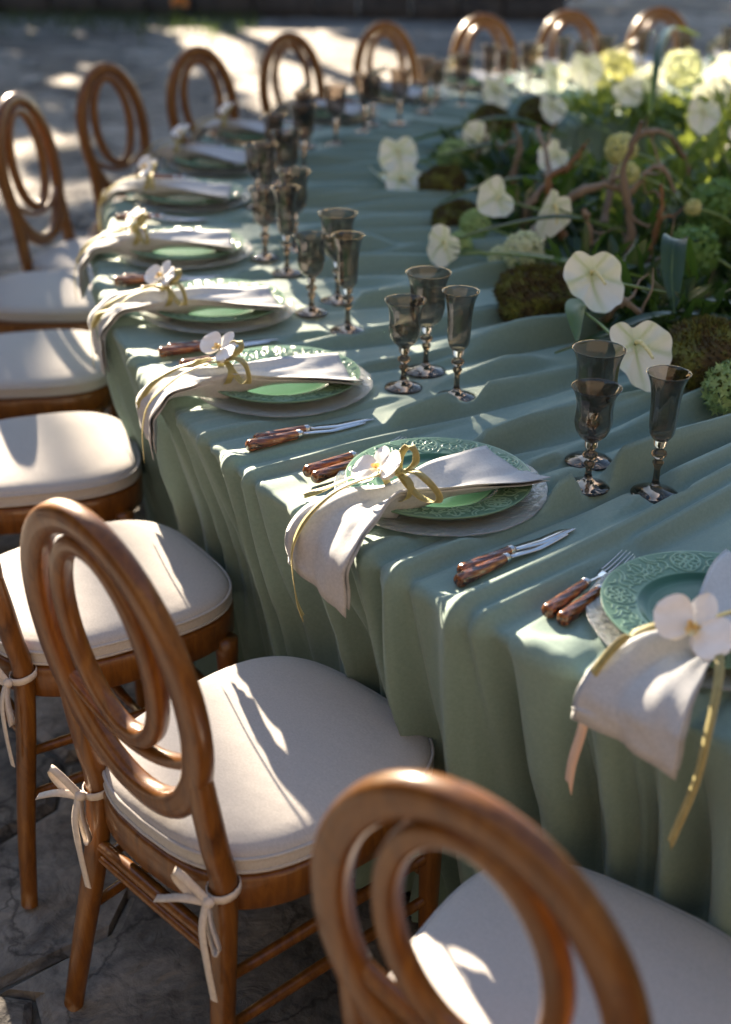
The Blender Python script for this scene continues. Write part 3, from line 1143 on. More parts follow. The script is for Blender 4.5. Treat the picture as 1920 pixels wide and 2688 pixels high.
def arc_pts(cx, cy, r, a0, a1, n=14, ry=None):
    return [(cx + r * math.cos(R(a0 + (a1 - a0) * k / n)), cy + (ry or r) * math.sin(R(a0 + (a1 - a0) * k / n))) for k in range(n + 1)]


def make_plate():
    na = 720
    rr = np.concatenate([np.linspace(.001, .078, 8), np.linspace(.081, .096, 9), np.linspace(.0975, .1395, 38), np.array([.1405, .1415, .1425, .143, .1425, .1405]), np.linspace(.13, .001, 5)])
    zz = np.interp(rr, [0, .078, .086, .096, .143], [.010, .010, .0115, .0165, .0235])
    nb = 11
    zz[-6:] -= .004
    zz[-8:-6] += [-.0003, -.0018]
    zz[-5:] = np.interp(rr[-5:], [0, .08, .13], [.006, .006, .017])
    th = np.linspace(0, 2 * math.pi, na, endpoint=False)
    TH, RR = np.meshgrid(th, rr, indexing='ij')
    sect = 2 * math.pi / 10
    k = np.floor(TH / sect)
    X = (TH / sect - k - .5) * sect * .119          # metres, tangential
    Y = RR - .119
    D1 = np.full(X.shape, 9.)
    DL = np.full(X.shape, 9.)
    odd = (k % 2 == 1)
    hw = sect * .119 / 2
    # motif A : palmette under a scalloped arch
    A = [arc_pts(0, -.020, .010, 20, 160), [(0, -.02), (0, .012)], arc_pts(-hw, .019, .017, -80, 0), arc_pts(hw, .019, .017, 180, 260), arc_pts(-hw, .019, .0125, -80, 0), arc_pts(hw, .019, .0125, 180, 260)]
    for s in (-1, 1):
        A += [[(0, -.012), (s * .006, -.010), (s * .010, -.003), (s * .017, -.001), (s * .021, .005)],
              [(s * .003, -.004), (s * .009, .000), (s * .0075, .006), (s * .012, .009), (s * .006, .010), (s * .004, .016), (0, .0185)],
              [(s * .021, .005), (s * .0235, .001), (s * .0215, -.004), (s * .0175, -.005)],
              [(s * .010, -.018), (s * .018, -.014), (s * .026, -.016), (s * .034, -.010)],
              [(s * .034, -.010), (s * .031, -.004), (s * .035, .002)], [(s * .013, -.012), (s * .02, -.008), (s * .027, -.009)]]
    # motif B : quatrefoil of crossed ovals in a circle
    B = [arc_pts(0, -.001, .0195, 0, 360, 28), arc_pts(0, -.001, .0025, 0, 360, 8)]
    for q in range(4):
        a = R(45 + 90 * q)
        c, s = math.cos(a), math.sin(a)
        B.append([(c * u - s * w, -.001 + s * u + c * w) for u, w in [(.003 + .0145 * j / 12, .0052 * math.sin(j / 12 * math.pi)) for j in range(13)]])
        B.append([(c * u - s * w, -.001 + s * u + c * w) for u, w in [(.003 + .0145 * j / 12, -.0052 * math.sin(j / 12 * math.pi)) for j in range(13)]])
        a = R(90 * q)
        c, s = math.cos(a), math.sin(a)
        for sg in (-1, 1):
            B.append([(c * u - s * w, -.001 + s * u + c * w) for u, w in [(.004, 0), (.008, sg * .003), (.009, sg * .0062), (.013, sg * .0045), (.016, sg * .003), (.0175, 0)]])
    for s in (-1, 1):
        B += [[(s * .022, -.019), (s * .026, -.010), (s * .034, -.008)], [(s * .021, .016), (s * .027, .010), (s * .034, .012)], arc_pts(s * hw, -.002, .009, 90, 270) if s > 0 else arc_pts(s * hw, -.002, .009, -90, 90)]
    band = (RR > .0965) & (RR < .1395)
    for sel, cs in ((~odd, A), (odd, B)):
        msk = sel & band
        xs, ys = X[msk], Y[msk]
        d = np.full(xs.shape, 9.)
        for c in cs:
            d = np.minimum(d, seg_d(xs, ys, c))
        D1[msk] = d
    rel = np.exp(-(D1 / .0012) ** 2)
    halo = np.exp(-(D1 / .0035) ** 2)
    first = np.arange(len(rr)) < len(rr) - nb + 0
    F_ = np.zeros(len(rr))
    F_[:55] = 1
    rel = rel * F_[None]
    halo = halo * F_[None]
    rim = np.exp(-((RR - .1415) / .0018) ** 2) + .55 * np.exp(-((RR - .0965) / .0012) ** 2) + .35 * np.exp(-((RR - .080) / .0012) ** 2)
    Z = zz[None] + rel * .0015 + .0004 * halo * 0
    Pp = np.stack([RR * np.cos(TH), RR * np.sin(TH), Z], -1)
    o = grid_obj('dinner_plate', Pp, M_['plate'], None, closed_u=True)
    att = o.data.attributes.new('relief', 'FLOAT', 'POINT')
    base = np.where(band, .42 - .22 * halo * F_[None], .12)
    val = np.clip(base + rel * .75 + rim * .6, 0, 1)
    att.data.foreach_set('value', val.astype(np.float32).ravel())
    return o


def make_glass(kind):
    """smoked glass goblets: foot, baluster stem with knops, thin flared bowl. Origin at the foot."""
    mb = MB()
    if kind == 'wine':          # small bell goblet
        hb, Hh_, out = .072, .166, [(.0, .002), (.10, .012), (.22, .0235), (.42, .0285), (.62, .0275), (.82, .0295), (.95, .0345), (1, .0375)]
        foot = .034
    elif kind == 'water':       # larger goblet
        hb, Hh_, out = .083, .192, [(.0, .002), (.08, .013), (.2, .0265), (.4, .0325), (.6, .0320), (.8, .0335), (.94, .0385), (1, .0415)]
        foot = .038
    else:                       # flute
        hb, Hh_, out = .085, .198, [(.0, .002), (.07, .012), (.16, .0185), (.35, .0205), (.6, .0215), (.82, .0245), (.95, .0295), (1, .0325)]
        foot = .036
    L = Hh_ - hb
    o = spline([(r, hb + t * L) for t, r in out], 26)
    prof_ = [(1e-6, .0006), (foot * .7, .0006), (foot, .001), (foot + .0006, .0022), (foot, .0032), (foot * .75, .0065), (.012, .0115), (.0075, .016), (.0052, .024)]
    k1 = hb - .030
    prof_ += [(.0048, k1 - .012), (.0062, k1 - .006), (.0085, k1 - .002), (.0085, k1 + .001), (.0058, k1 + .004), (.0062, k1 + .0065), (.0105, k1 + .010), (.0122, k1 + .014), (.0105, k1 + .018), (.0058, k1 + .0215), (.0064, k1 + .0245), (.0096, hb - .002)]
    outer = [(float(q[0]), float(q[1])) for q in o if q[1] > hb + .001 and q[0] > .0096]
    prof_ += outer
    rt, zt_ = outer[-1]
    prof_ += [(rt + .0004, zt_ + .0007), (rt - .0006, zt_ + .0007)]
    inner = [(r - .0013, z) for r, z in reversed(outer) if z > hb + .010]
    prof_ += inner + [(inner[-1][0] * .6, hb + .0072), (1e-6, hb + .0062)]

    def rf(t, z):
        if z < hb + .004:
            return 1
        k = min(1, (z - hb) / .03) * max(0, min(1, (zt_ - z) / .02))
        return 1 + .016 * k * math.cos(t * 10)
    mb.lathe(prof_, 60, rf=rf)
    return mb.build({'wine': 'wine_goblet', 'water': 'water_goblet', 'flute': 'champagne_flute'}[kind], M_['smoke'])


def make_handle(root):
    """spiral-carved handle along +y from y=0 (butt) to y=.093."""
    mb = MB()
    ny, nt = 34, 48
    P = []
    for k in range(ny):
        u = k / (ny - 1)
        y_ = .093 * u
        r = (.0098 - .0032 * u) * (1 - .25 * max(0, .04 - u) / .04)
        row = []
        for j in range(nt):
            t = 2 * math.pi * j / nt
            rr = r * (1 + .10 * abs(math.cos(4.0 * t + u * 7.5)) * min(1, u * 14 + .1))
            row.append((rr * math.cos(t), y_, .0098 + rr * math.sin(t)))
        P.append(row)
    mb.grid(P, False, True)
    n = len(mb.v)
    mb.f.append(tuple(range(nt)))
    mb.f.append(tuple(n - nt + i for i in reversed(range(nt))))
    mb.build('handle', M_['handle'], root)
    mb = MB()
    MM = Matrix.Translation((0, .0925, .0098)) @ Matrix.Rotation(R(-90), 4, 'X')
    mb.lathe([(.0070, 0), (.0078, .001), (.0078, .0028), (.0066, .0036), (.0074, .0046), (.0074, .0066), (.006, .0076), (.0058, .0095), (.0038, .0115)], 20, MM)
    mb.build('ferrule', M_['steel'], root)


def make_knife():
    root = empty('table_knife')
    make_handle(root)
    mb = MB()
    P = []
    for k in range(17):
        u = k / 16
        y_ = .103 + .122 * u
        w0 = -.0065 - .003 * math.sin(min(1, u * 3) * math.pi / 2)
        w1 = .0055 + .0035 * math.sin(u * math.pi)
        if u > .75:
            f_ = (u - .75) / .25
            w0 = w0 + (w1 - w0) * .92 * f_ ** 2.2
        th = .0011 * (1 - .5 * u)
        z0 = .0098 - .0065 * min(1, u * 2.2)
        P.append([(w0, y_, z0 + .0002), (w0 * .3, y_, z0 + th), (w1, y_, z0 + th * 1.3), (w1, y_, z0 - th * .5), (w0 * .3, y_, z0 - th * .4), (w0, y_, z0 - .0001)])
    mb.grid(P, False, True)
    mb.f.append((0, 1, 2, 3, 4, 5))
    mb.build('blade', M_['steel'], root)
    return root


def make_fork():
    root = empty('table_fork')
    make_handle(root)
    mb = MB()

    def zc(y_):
        u = (y_ - .10) / .115
        return .0098 - .0075 * math.sin(min(1, u * 1.7) * math.pi / 2) + .011 * max(0, u - .45) ** 1.6 * 2
    # neck and shoulders
    P = []
    for k in range(15):
        u = k / 14
        y_ = .10 + .055 * u
        w = .0026 + .0014 * (1 - u) + .0082 * (max(0, u - .45) / .55) ** 1.3
        z = zc(y_)
        th = .0014 - .0004 * u
        cup = .0016 * (max(0, u - .45) / .55)
        P.append([(-w, y_, z + cup), (-w * .5, y_, z + th), (0, y_, z + th - cup), (w * .5, y_, z + th), (w, y_, z + cup),
                  (w * .5, y_, z - th), (0, y_, z - th - cup), (-w * .5, y_, z - th)])
    mb.grid(P, False, True)
    mb.f.append(tuple(range(8)))
    n = len(mb.v)
    mb.f.append(tuple(n - 8 + i for i in reversed(range(8))))
    mb.build('neck', M_['steel'], root)
    for q in range(4):
        x0 = (q - 1.5) * .0061
        mb = MB()
        P = []
        for k in range(10):
            u = k / 9
            y_ = .153 + .060 * u - .004 * abs(q - 1.5) * u * .6
            z = zc(y_)
            w = .0017 * (1 - .62 * u)
            x = x0 * (1 - .06 * u)
            P.append([(x - w, y_, z + .0003), (x, y_, z + .0012), (x + w, y_, z + .0003), (x, y_, z - .0011)])
        mb.grid(P, False, True)
        n = len(mb.v)
        mb.f.append((0, 1, 2, 3))
        mb.f.append((n - 1, n - 2, n - 3, n - 4))
        mb.build('tine', M_['steel'], root)
    return root


def make_napkin(variant):
    """linen napkin fanned over the plate, gathered at the tie, hanging over the table edge."""
    v = variant
    if v == 1:      # the one cut by the right edge
        keys = [(.022, .115, .050), (.026, .04, .062), (.038, -.05, .067), (.048, -.118, .066), (.038, -.172, .056), (.035, -.214, .040), (.036, -.240, .018), (.038, -.246, .0), (.038, -.247, -.016)]
        wid = [.14, .115, .075, .050, .095, .122, .134, .137, .138]
    elif v == 2:
        keys = [(.062, .104, .052), (.062, .04, .062), (.056, -.04, .068), (.044, -.12, .066), (.034, -.172, .054), (.033, -.214, .038), (.036, -.244, .010), (.038, -.250, -.022), (.038, -.250, -.048)]
        wid = [.142, .128, .09, .046, .092, .122, .140, .140, .138]
    else:
        w_ = (v - 3) * .02
        keys = [(.06 + w_, .11, .050), (.058 + w_, .04, .061), (.05, -.04, .067), (.04, -.115, .064), (.015 - w_, -.17, .050), (-.005 - w_, -.214, .034), (-.012 - w_, -.246, .0), (-.012 - w_, -.248, -.030), (-.01 - w_, -.246, -.060 - w_)]
        wid = [.145, .125, .085, .046, .085, .105, .115, .118, .112]
    n, mu = 56, 34
    C = spline(keys, n)
    W = [float(q[0]) for q in spline([(w, 0) for w in wid], n)]
    tie_u = 3 / (len(keys) - 1)
    root = empty('napkin')
    rs = np.random.RandomState(40 + v)
    ph = rs.uniform(0, 6, 6)
    for layer in range(2):
        P = []
        for i in range(n):
            u = i / (n - 1)
            c = C[i]
            t = C[min(i + 1, n - 1)] - C[max(i - 1, 0)]
            t /= np.linalg.norm(t)
            side = np.array([1.0, 0, 0]) - t * t[0]
            side /= np.linalg.norm(side)
            up = np.cross(side, t)
            g_ = math.exp(-((u - tie_u) / .10) ** 2)             # gathering
            gl = math.exp(-abs(u - tie_u) / .17)
            w = W[i] / 2 * (1.0 if layer == 0 else 1.03)
            row = []
            for j in range(mu):
                q = j / mu
                if q < .5:
                    a, top = -1 + 4 * q, 1
                else:
                    a, top = 1 - 4 * (q - .5), -1
                dome = (.010 + .018 * g_) * (1 - a * a)
                if u < tie_u:
                    dome += .014 * (1 - abs(a) ** 1.5) * (1 - g_) * (.4 + .6 * u / tie_u)
                    pl = .004 * math.exp(-((a - .12) / .12) ** 2) * (1 - g_ * .5) + .005 * g_ * math.cos(9 * a + ph[0])
                else:
                    fall = min(1, (u - tie_u) / .3)
                    pl = (.006 * g_ + .0026 * (1 - fall * .3)) * math.cos(5.2 * a + ph[1] + 1.5 * fall) + .0028 * math.cos(12 * a + ph[2]) * (1 - .85 * fall)
                    pl += .004 * math.exp(-((a + .35 - .5 * (u - .5)) / .13) ** 2)
                for (a1, a2, am_) in ((-.55, -.8, .006), (-.1, .05, .0075), (.35, .62, .006)):      # creases fanning out from the tie
                    cc = a1 + (a2 - a1) * min(1, abs(u - tie_u) / .3)
                    pl += am_ * gl * math.exp(-abs(a - cc) / .10) * (1 if u > tie_u else .5)
                pl += .002 * math.sin(14 * u + 3 * a + ph[3]) + .0012 * math.sin(31 * u - 9 * a + ph[4])
                th = .0022 + .004 * g_
                off = dome * (1 if u < .7 else 1 - (u - .7) * 1.6) + pl + top * th * (1 - abs(a) ** 6)
                if layer:
                    off = off * .85 - .0065
                p = c + side * (a * w) + up * off
                if layer:
                    p = p + side * .003 * math.sin(6 * u) + t * (.010 if i == n - 1 else .0)
                # uneven hem
                if u > .93:
                    p = p + t * (u - .93) / .07 * (.012 * a if v != 1 else .006 * a)
                row.append(tuple(p))
            P.append(row)
        mb = MB().grid(P, False, True)
        nn = len(mb.v)
        mb.f.append(tuple(range(mu)))
        mb.f.append(tuple(nn - mu + i for i in reversed(range(mu))))
        mb.build('top_fold' if layer == 0 else 'under_fold', M_['linen'], root)
    return root


def edged(mbs, pts, side, w=.0092, n=30, cut=0.0, edge=True, **k):
    strip(mbs[0], pts, w, side, n, .0005, cut=cut, **k)
    if edge:
        for s in (-1, 1):
            pp = spline(pts, n)
            ss = spline(side, n) if isinstance(side[0], (list, tuple)) else [np.array(side, float)] * n
            q = []
            for i in range(n):
                t = pp[min(i + 1, n - 1)] - pp[max(i - 1, 0)]
                t /= np.linalg.norm(t) + 1e-9
                s_ = ss[i] - t * (ss[i] @ t)
                s_ /= np.linalg.norm(s_) + 1e-9
                q.append(Vector(pp[i] + s * s_ * w / 2))
            sweep(mbs[1], q, circ(.0006, 5))


def make_ribbon(variant):
    root = empty('ribbon')
    if variant == 1:
        kx, ky, kz = .050, -.124, .092
    elif variant == 2:
        kx, ky, kz = .047, -.118, .092
    else:
        kx, ky, kz = .041, -.115, .088
    # band round the gathered napkin
    mb, me = MB(), MB()
    ring = []
    for k in range(20):
        t = 2 * math.pi * k / 20
        ring.append((kx + .029 * math.cos(t), ky + .004 * math.sin(2 * t), kz - .021 + .020 * math.sin(t)))
    P = []
    for p in ring:
        P.append([(p[0], p[1] - .006, p[2]), (p[0], p[1] + .006, p[2])])
    mb.grid(P, True, False)
    mb.lathe([(1e-6, -.007), (.006, -.005), (.0085, 0), (.006, .005), (1e-6, .007)], 10, Matrix.Translation((kx, ky, kz + .002)))
    mb.build('band', M_['ribbon'], root)

    def part(name, specs, mt='ribbon'):
        a, b = MB(), MB()
        for (pts, side, cut) in specs:
            edged((a, b), pts, side, cut=cut)
        o = a.build(name, M_[mt], root)
        if b.v:
            b.build('edge', M_['ribbon_edge'], o)
    if variant == 2:
        part('bow_loop', [([(.047, -.118, .094), (.068, -.112, .101), (.096, -.118, .108), (.119, -.112, .096), (.124, -.104, .079), (.112, -.102, .066), (.09, -.110, .068), (.066, -.114, .078), (.048, -.117, .092)],
                           [(.1, .9, .3), (.2, .9, .5), (.3, .9, .5), (.6, .5, .5), (.7, .6, .1), (.4, .9, -.2), (.3, .9, .3), (.3, .9, .4), (.1, .9, .3)], 0)])
        part('bow_loop', [([(.047, -.117, .092), (.044, -.112, .115), (.052, -.106, .132), (.066, -.104, .130), (.068, -.104, .112), (.054, -.110, .094)],
                           [(.3, .9, .2), (.5, .8, .2), (.8, .6, .1), (.8, .3, .3), (.5, .8, 0), (.3, .9, .2)], 0)])
        part('tail', [([(.047, -.12, .094), (.036, -.150, .092), (.020, -.185, .082), (.006, -.215, .063), (-.006, -.245, .030), (-.012, -.262, -.01), (-.010, -.264, -.05), (-.002, -.262, -.095), (.006, -.258, -.118)],
                       [(1, -.1, .2), (1, -.3, .2), (1, -.2, .1), (1, -.1, 0), (1, 0, 0), (1, -.3, 0), (1, -.5, 0), (.8, -.7, 0), (.5, -.9, 0)], .008)])
        part('tail', [([(.047, -.12, .094), (.018, -.134, .092), (-.012, -.146, .074), (-.046, -.155, .050), (-.074, -.166, .030), (-.098, -.182, .016)],
                       [(.2, 1, .2), (.2, .9, .3), (.2, .8, .5), (.1, .8, .5), (.1, .7, .7), (0, .6, .7)], .006)])
    elif variant == 1:
        part('bow_loop', [([(kx, ky, kz), (.08, -.11, .11), (.11, -.10, .105), (.12, -.10, .08), (.09, -.11, .078), (kx, ky, kz)], (.2, .9, .3), 0)])
        part('tail', [([(kx, ky, kz), (.018, -.165, .090), (-.003, -.185, .080), (-.016, -.205, .064), (-.024, -.225, .042), (-.030, -.243, .012)],
                       [(.2, 1, .2), (.2, .9, .4), (.4, .8, .5), (.6, .6, .3), (.8, .3, .2), (1, .2, 0)], 0)])
        part('tail', [([(.085, -.155, .092), (.108, -.190, .080), (.122, -.220, .060), (.130, -.242, .03), (.130, -.250, -.02), (.122, -.252, -.07), (.110, -.250, -.125)],
                       (1, -.25, 0), .008)])
        a = MB()
        strip(a, [(-.020, -.246, -.01), (-.024, -.248, -.045), (-.030, -.250, -.085), (-.032, -.250, -.118)], .015, (1, -.3, 0), 14, .0005, cut=.014)
        a.build('pale_tail', M_['ribbon_back'], root)['label'] = 'pale peach ribbon tail hanging below the napkin'
    else:
        f = -1 if variant == 4 else 1
        part('bow_loop', [([(kx, ky, kz), (.07, -.10, .100), (.102, -.095, .098), (.108, -.092, .072), (.085, -.10, .064), (kx, ky, kz)],
                           [(.2, .9, .3), (.2, .9, .5), (.6, .6, .5), (.7, .6, .1), (.3, .9, .2), (.2, .9, .3)], 0)])
        part('bow_loop', [([(kx, ky, kz), (.032, -.10, .112), (.045, -.09, .122), (.058, -.092, .112), (kx, ky, kz)], (.5, .8, .1), 0)])
        part('tail', [([(kx, ky, kz), (.046, -.15, .088), (.042, -.19, .075), (.036, -.222, .052), (.030 * f, -.254, .018), (.026 * f, -.266, -.03), (.02 * f, -.266, -.085)], (1, -.1, .1), .008)])
        part('tail', [([(kx, ky, kz), (.012, -.13, .085), (-.016, -.15, .07), (-.03, -.19, .056), (-.036, -.232, .03), (-.045, -.258, -.01)], (.6, .8, .2), .006)])
    return root


def petal(mb, c, ax, nrm, L, W, cup=.15, curl=.0, nu=9, nv=9, ruf=0.0):
    """petal grid from c along ax, width W, cupped towards nrm."""
    ax, nrm = Vector(ax).normalized(), Vector(nrm).normalized()
    sd_ = ax.cross(nrm).normalized()
    P = []
    for i in range(nu):
        u = i / (nu - 1)
        w = W * .5 * (math.sin(math.pi * (u * .93 + .045)) ** .62)
        row = []
        for j in range(nv):
            a = -1 + 2 * j / (nv - 1)
            h = cup * L * (u * u * .5 + .6 * (a * a) * w / L) + curl * L * u ** 3 + ruf * math.sin(a * 5 + u * 7)
            row.append(tuple(Vector(c) + ax * (L * u) + sd_ * (a * w) + nrm * h))
        P.append(row)
    mb.grid(P)


def make_orchid(seed):
    rs = random.Random(seed)
    root = empty('orchid_bloom')
    # faces +z, petals in xy
    for ang, L, W in ((0, .038, .046), (180, .038, .046), (90, .034, .026), (215, .032, .024), (-35, .032, .024)):
        mb = MB()
        a = R(ang + rs.uniform(-6, 6))
        petal(mb, (math.cos(a) * .003, math.sin(a) * .003, .0 if W > .03 else -.002), (math.cos(a), math.sin(a), .25 if W > .03 else .1), (0, 0, 1), L, W, .12, -.1, ruf=.0007)
        mb.build('petal', M_['petal'], root)
    mb = MB()
    petal(mb, (0, -.001, .002), (0, -1, .6), (0, .5, 1), .016, .012, .5)
    petal(mb, (.002, 0, .002), (.8, -.2, .8), (-.5, 0, 1), .009, .008, .5)
    petal(mb, (-.002, 0, .002), (-.8, -.2, .8), (.5, 0, 1), .009, .008, .5)
    mb.lathe([(1e-6, 0), (.003, .002), (.0028, .006), (1e-6, .008)], 8, Matrix.Translation((0, .001, .002)))
    mb.build('lip', M_['lip'], root)
    return root


charger0, plate0 = make_charger(), make_plate()
glass0 = {k: make_glass(k) for k in ('wine', 'water', 'flute')}
knife0, fork0 = make_knife(), make_fork()
nap0 = {v: make_napkin(v) for v in (1, 2, 3, 4)}
rib0 = {v: make_ribbon(v) for v in (1, 2, 3, 4)}
orc0 = make_orchid(1)
used = set()


def facing(nrm, up):
    z = Vector(nrm).normalized()
    y_ = Vector(up)
    y_ = (y_ - z * y_.dot(z)).normalized()
    x_ = y_.cross(z)
    return Matrix((x_, y_, z)).transposed().to_4x4()



def put(proto_, M, label, cat, group):
    if proto_.name in used:
        o = copy_tree(proto_)
    else:
        used.add(proto_.name)
        o = proto_
    o.matrix_world = M
    loc, rot, sc = M.decompose()
    o.location, o.rotation_euler, o.scale = loc, rot.to_euler(), sc
    tag(o, label, cat, group)
    return o


where = ['at the place setting cut by the right edge', 'at the sharply focused setting nearest in full view'] + \
        ['at the %s place setting from the camera' % q for q in ORD[2:]]
T = Matrix.Translation
for i, M in enumerate(SM):
    w = where[i]
    rs = random.Random(100 + i)
    z0 = flat + .0005
    Mz = M @ T((0, 0, z0))
    put(charger0, Mz @ T((.004, 0, 0)) @ Matrix.Rotation(rs.uniform(0, 6), 4, 'Z'), 'clear rippled glass charger ' + w, 'charger plate', 'glass charger plates')
    rot = R(12) if i == 0 else (R(25) if i == 1 else rs.uniform(0, 6))
    put(plate0, Mz @ T((0, 0, .0055)) @ Matrix.Rotation(rot, 4, 'Z'), 'green embossed dinner plate ' + w, 'plate', 'green dinner plates')
    v = 1 if i == 0 else (2 if i == 1 else 3 + i % 2)
    Mn = Mz @ (T((0, 0, 0)) if i < 2 else Matrix.Rotation(R(rs.uniform(-9, 7)), 4, 'Z'))
    put(nap0[v], Mn @ T((0, 0, -.011)), 'grey linen napkin ' + w, 'napkin', 'linen napkins')
    put(rib0[v], Mn @ T((0, 0, -.009)), 'olive velvet bow on the napkin ' + w, 'ribbon', 'olive ribbons')
    if i == 0:
        Mo = Mz @ T((.056, -.160, .092)) @ facing((.30, -.62, .72), (.1, .6, .8)) @ Matrix.Scale(1.2, 4)
    elif i == 1:
        Mo = Mz @ T((.026, -.136, .088)) @ facing((-.05, -.62, .78), (-.5, .5, .6)) @ Matrix.Scale(1.05, 4)
    else:
        Mo = Mn @ T((.020, -.118, .096)) @ facing((rs.uniform(-.2, .5), rs.uniform(-.7, -.3), .7), (rs.uniform(-.5, .5), .5, .7))
    put(orc0, Mo, 'white orchid bloom on the napkin ' + w, 'flower', 'orchid blooms')
    for (kx, ky, rz, wh) in ((.221, -.146, 3.0, 'inner'), (.2385, -.166, 5.2, 'outer')):
        put(knife0, M @ T((kx, ky, z0)) @ Matrix.Rotation(R(rz + rs.uniform(-.5, .5)), 4, 'Z'),
            wh + ' knife with carved brown handle ' + w, 'knife', 'table knives')
    fx = (-.160, -.135)
    for k, wh in enumerate(('outer', 'inner')):
        put(fork0, M @ T((fx[k], -.137 - .002 * k, z0)) @ Matrix.Rotation(R(3.5 + k * .6 + rs.uniform(-.6, .6)), 4, 'Z'),
            wh + ' fork with carved brown handle ' + w, 'fork', 'table forks')
    for k, (gx, gy) in enumerate(GL[min(i, 3)]):
        if i == 0:
            continue
        kind = ('wine', 'water', 'flute')[k]
        nm = ('small smoked goblet', 'taller smoked goblet behind the small one', 'narrow smoked flute')[k]
        put(glass0[kind], M @ T((gx, gy, z0)) @ Matrix.Rotation(rs.uniform(0, 6), 4, 'Z'), nm + ' ' + w, 'glass', 'smoked glasses')

# ------------------------------------------------------------------ flowers, moss and driftwood on the inner edge
def heart(mb, s=1.0, seed=0):
    """anthurium spathe in xy, tip towards -y, facing +z; about s metres long."""
    rs = random.Random(seed)
    n, mr = 72, 12
    P = []
    k1, k2 = rs.uniform(0, 6), rs.uniform(0, 6)
    for i in range(mr):
        f = max(i / (mr - 1), .02)
        row = []
        for j in range(n):
            t = 2 * math.pi * j / n - math.pi / 2           # -y is the tip
            d = abs((t + math.pi / 2 + math.pi) % (2 * math.pi) - math.pi)   # angle from the tip
            r = .5 * (1.06 + .12 * math.exp(-(d / .35) ** 2) - .42 * math.exp(-((math.pi - d) / .42) ** 2) + .06 * math.cos(2 * d))
            r *= 1 + .035 * math.sin(5 * t + k1) + .015 * math.sin(11 * t + k2)
            x, y_ = r * f * math.cos(t), r * f * math.sin(t) * 1.0
            z = .10 * f * f * (1 + .6 * math.sin(2 * t + k1)) + .02 * f * f * math.sin(7 * t + k2) - .05 * math.exp(-(x / .06) ** 2) * (1 - f * .5) - .028 * f * abs(math.sin(4.5 * t + 1))
            row.append((x * s, y_ * s, z * s))
        P.append(row)
    mb.grid(P, False, True)
    mb.f.append(tuple(len(mb.v) - n * mr + j for j in range(n)))


anthuriums = [  # centre, size, rotation (x, y, z deg), label
    ((.435, 2.438, .905), .125, (48, 4, 18), 'white-green anthurium bloom facing the camera above the mossy stone, middle right'),
    ((.479, 2.177, .855), .125, (52, 8, 22), 'large white-green anthurium bloom beside the rightmost moss clump, nearest the glasses'),
    ((.169, 2.981, .82), .095, (55, 55, 10), 'tilted white anthurium bloom lying nearest the cloth left of the flowers'),
    ((.31, 3.199, .88), .10, (30, 60, -25), 'narrow-looking anthurium bloom standing just right of the two dark moss clumps'),
    ((.433, 3.071, .88), .11, (95, 30, 40), 'anthurium bloom seen edge-on in front of the driftwood'),
    ((.084, 3.883, .84), .115, (60, -10, 0), 'blurred white anthurium bloom left of the upper dark moss clump'),
    ((.319, 4.028, .86), .11, (60, 60, 10), 'blurred cream anthurium bloom seen obliquely above the upper moss clump'),
    ((.988, 3.977, .95), .10, (60, 10, 0), 'half-sunlit anthurium bloom among dark leaves at the upper right'),
    ((.621, 4.591, .86), .10, (50, 20, 10), 'yellow-green backlit anthurium bloom before the far cloth'),
    ((.827, 5.224, .90), .13, (70, 0, 0), 'blurred pale yellow bloom glowing in the sun before the far chairs'),
    ((.454, 4.903, .86), .12, (60, 0, 30), 'blurred cream bloom at the far left end of the sunlit flowers'),
    ((1.25, 4.84, .92), .12, (70, 20, 0), 'blurred sunlit bloom by the right edge among the far flowers'),
    ((.038, 3.80, .79), .10, (20, 20, 60), 'blurred pale bloom lying flat on the cloth at the left end of the flowers'),
    ((1.05, 5.10, .88), .12, (65, -20, 20), 'blurred white bloom right of the glowing yellow one on the far side'),
    ((.72, 5.32, .86), .12, (65, 15, 20), 'leftmost of the small blooms glowing against the far place settings'),
    ((1.38, 5.20, .92), .12, (70, -10, 0), 'far sunlit bloom high up by the top right corner'),
    ((.90, 4.72, .90), .10, (55, -35, 10), 'small white bloom in front of the yellow far flower head'),
    ((.50, 3.60, .90), .085, (45, 40, -20), 'small cream bloom standing among the twigs behind the moss clumps'),
    ((.98, 3.50, .98), .085, (60, -20, 30), 'small white bloom among dark leaves right of the driftwood'),
    ((1.12, 4.45, .93), .11, (75, -30, 0), 'blurred white bloom above the dark leaves near the right edge'),
    ((.10, 3.72, .80), .11, (35, -30, 40), 'low blurred cream bloom tucked beneath the white one by the upper moss clump'),
]
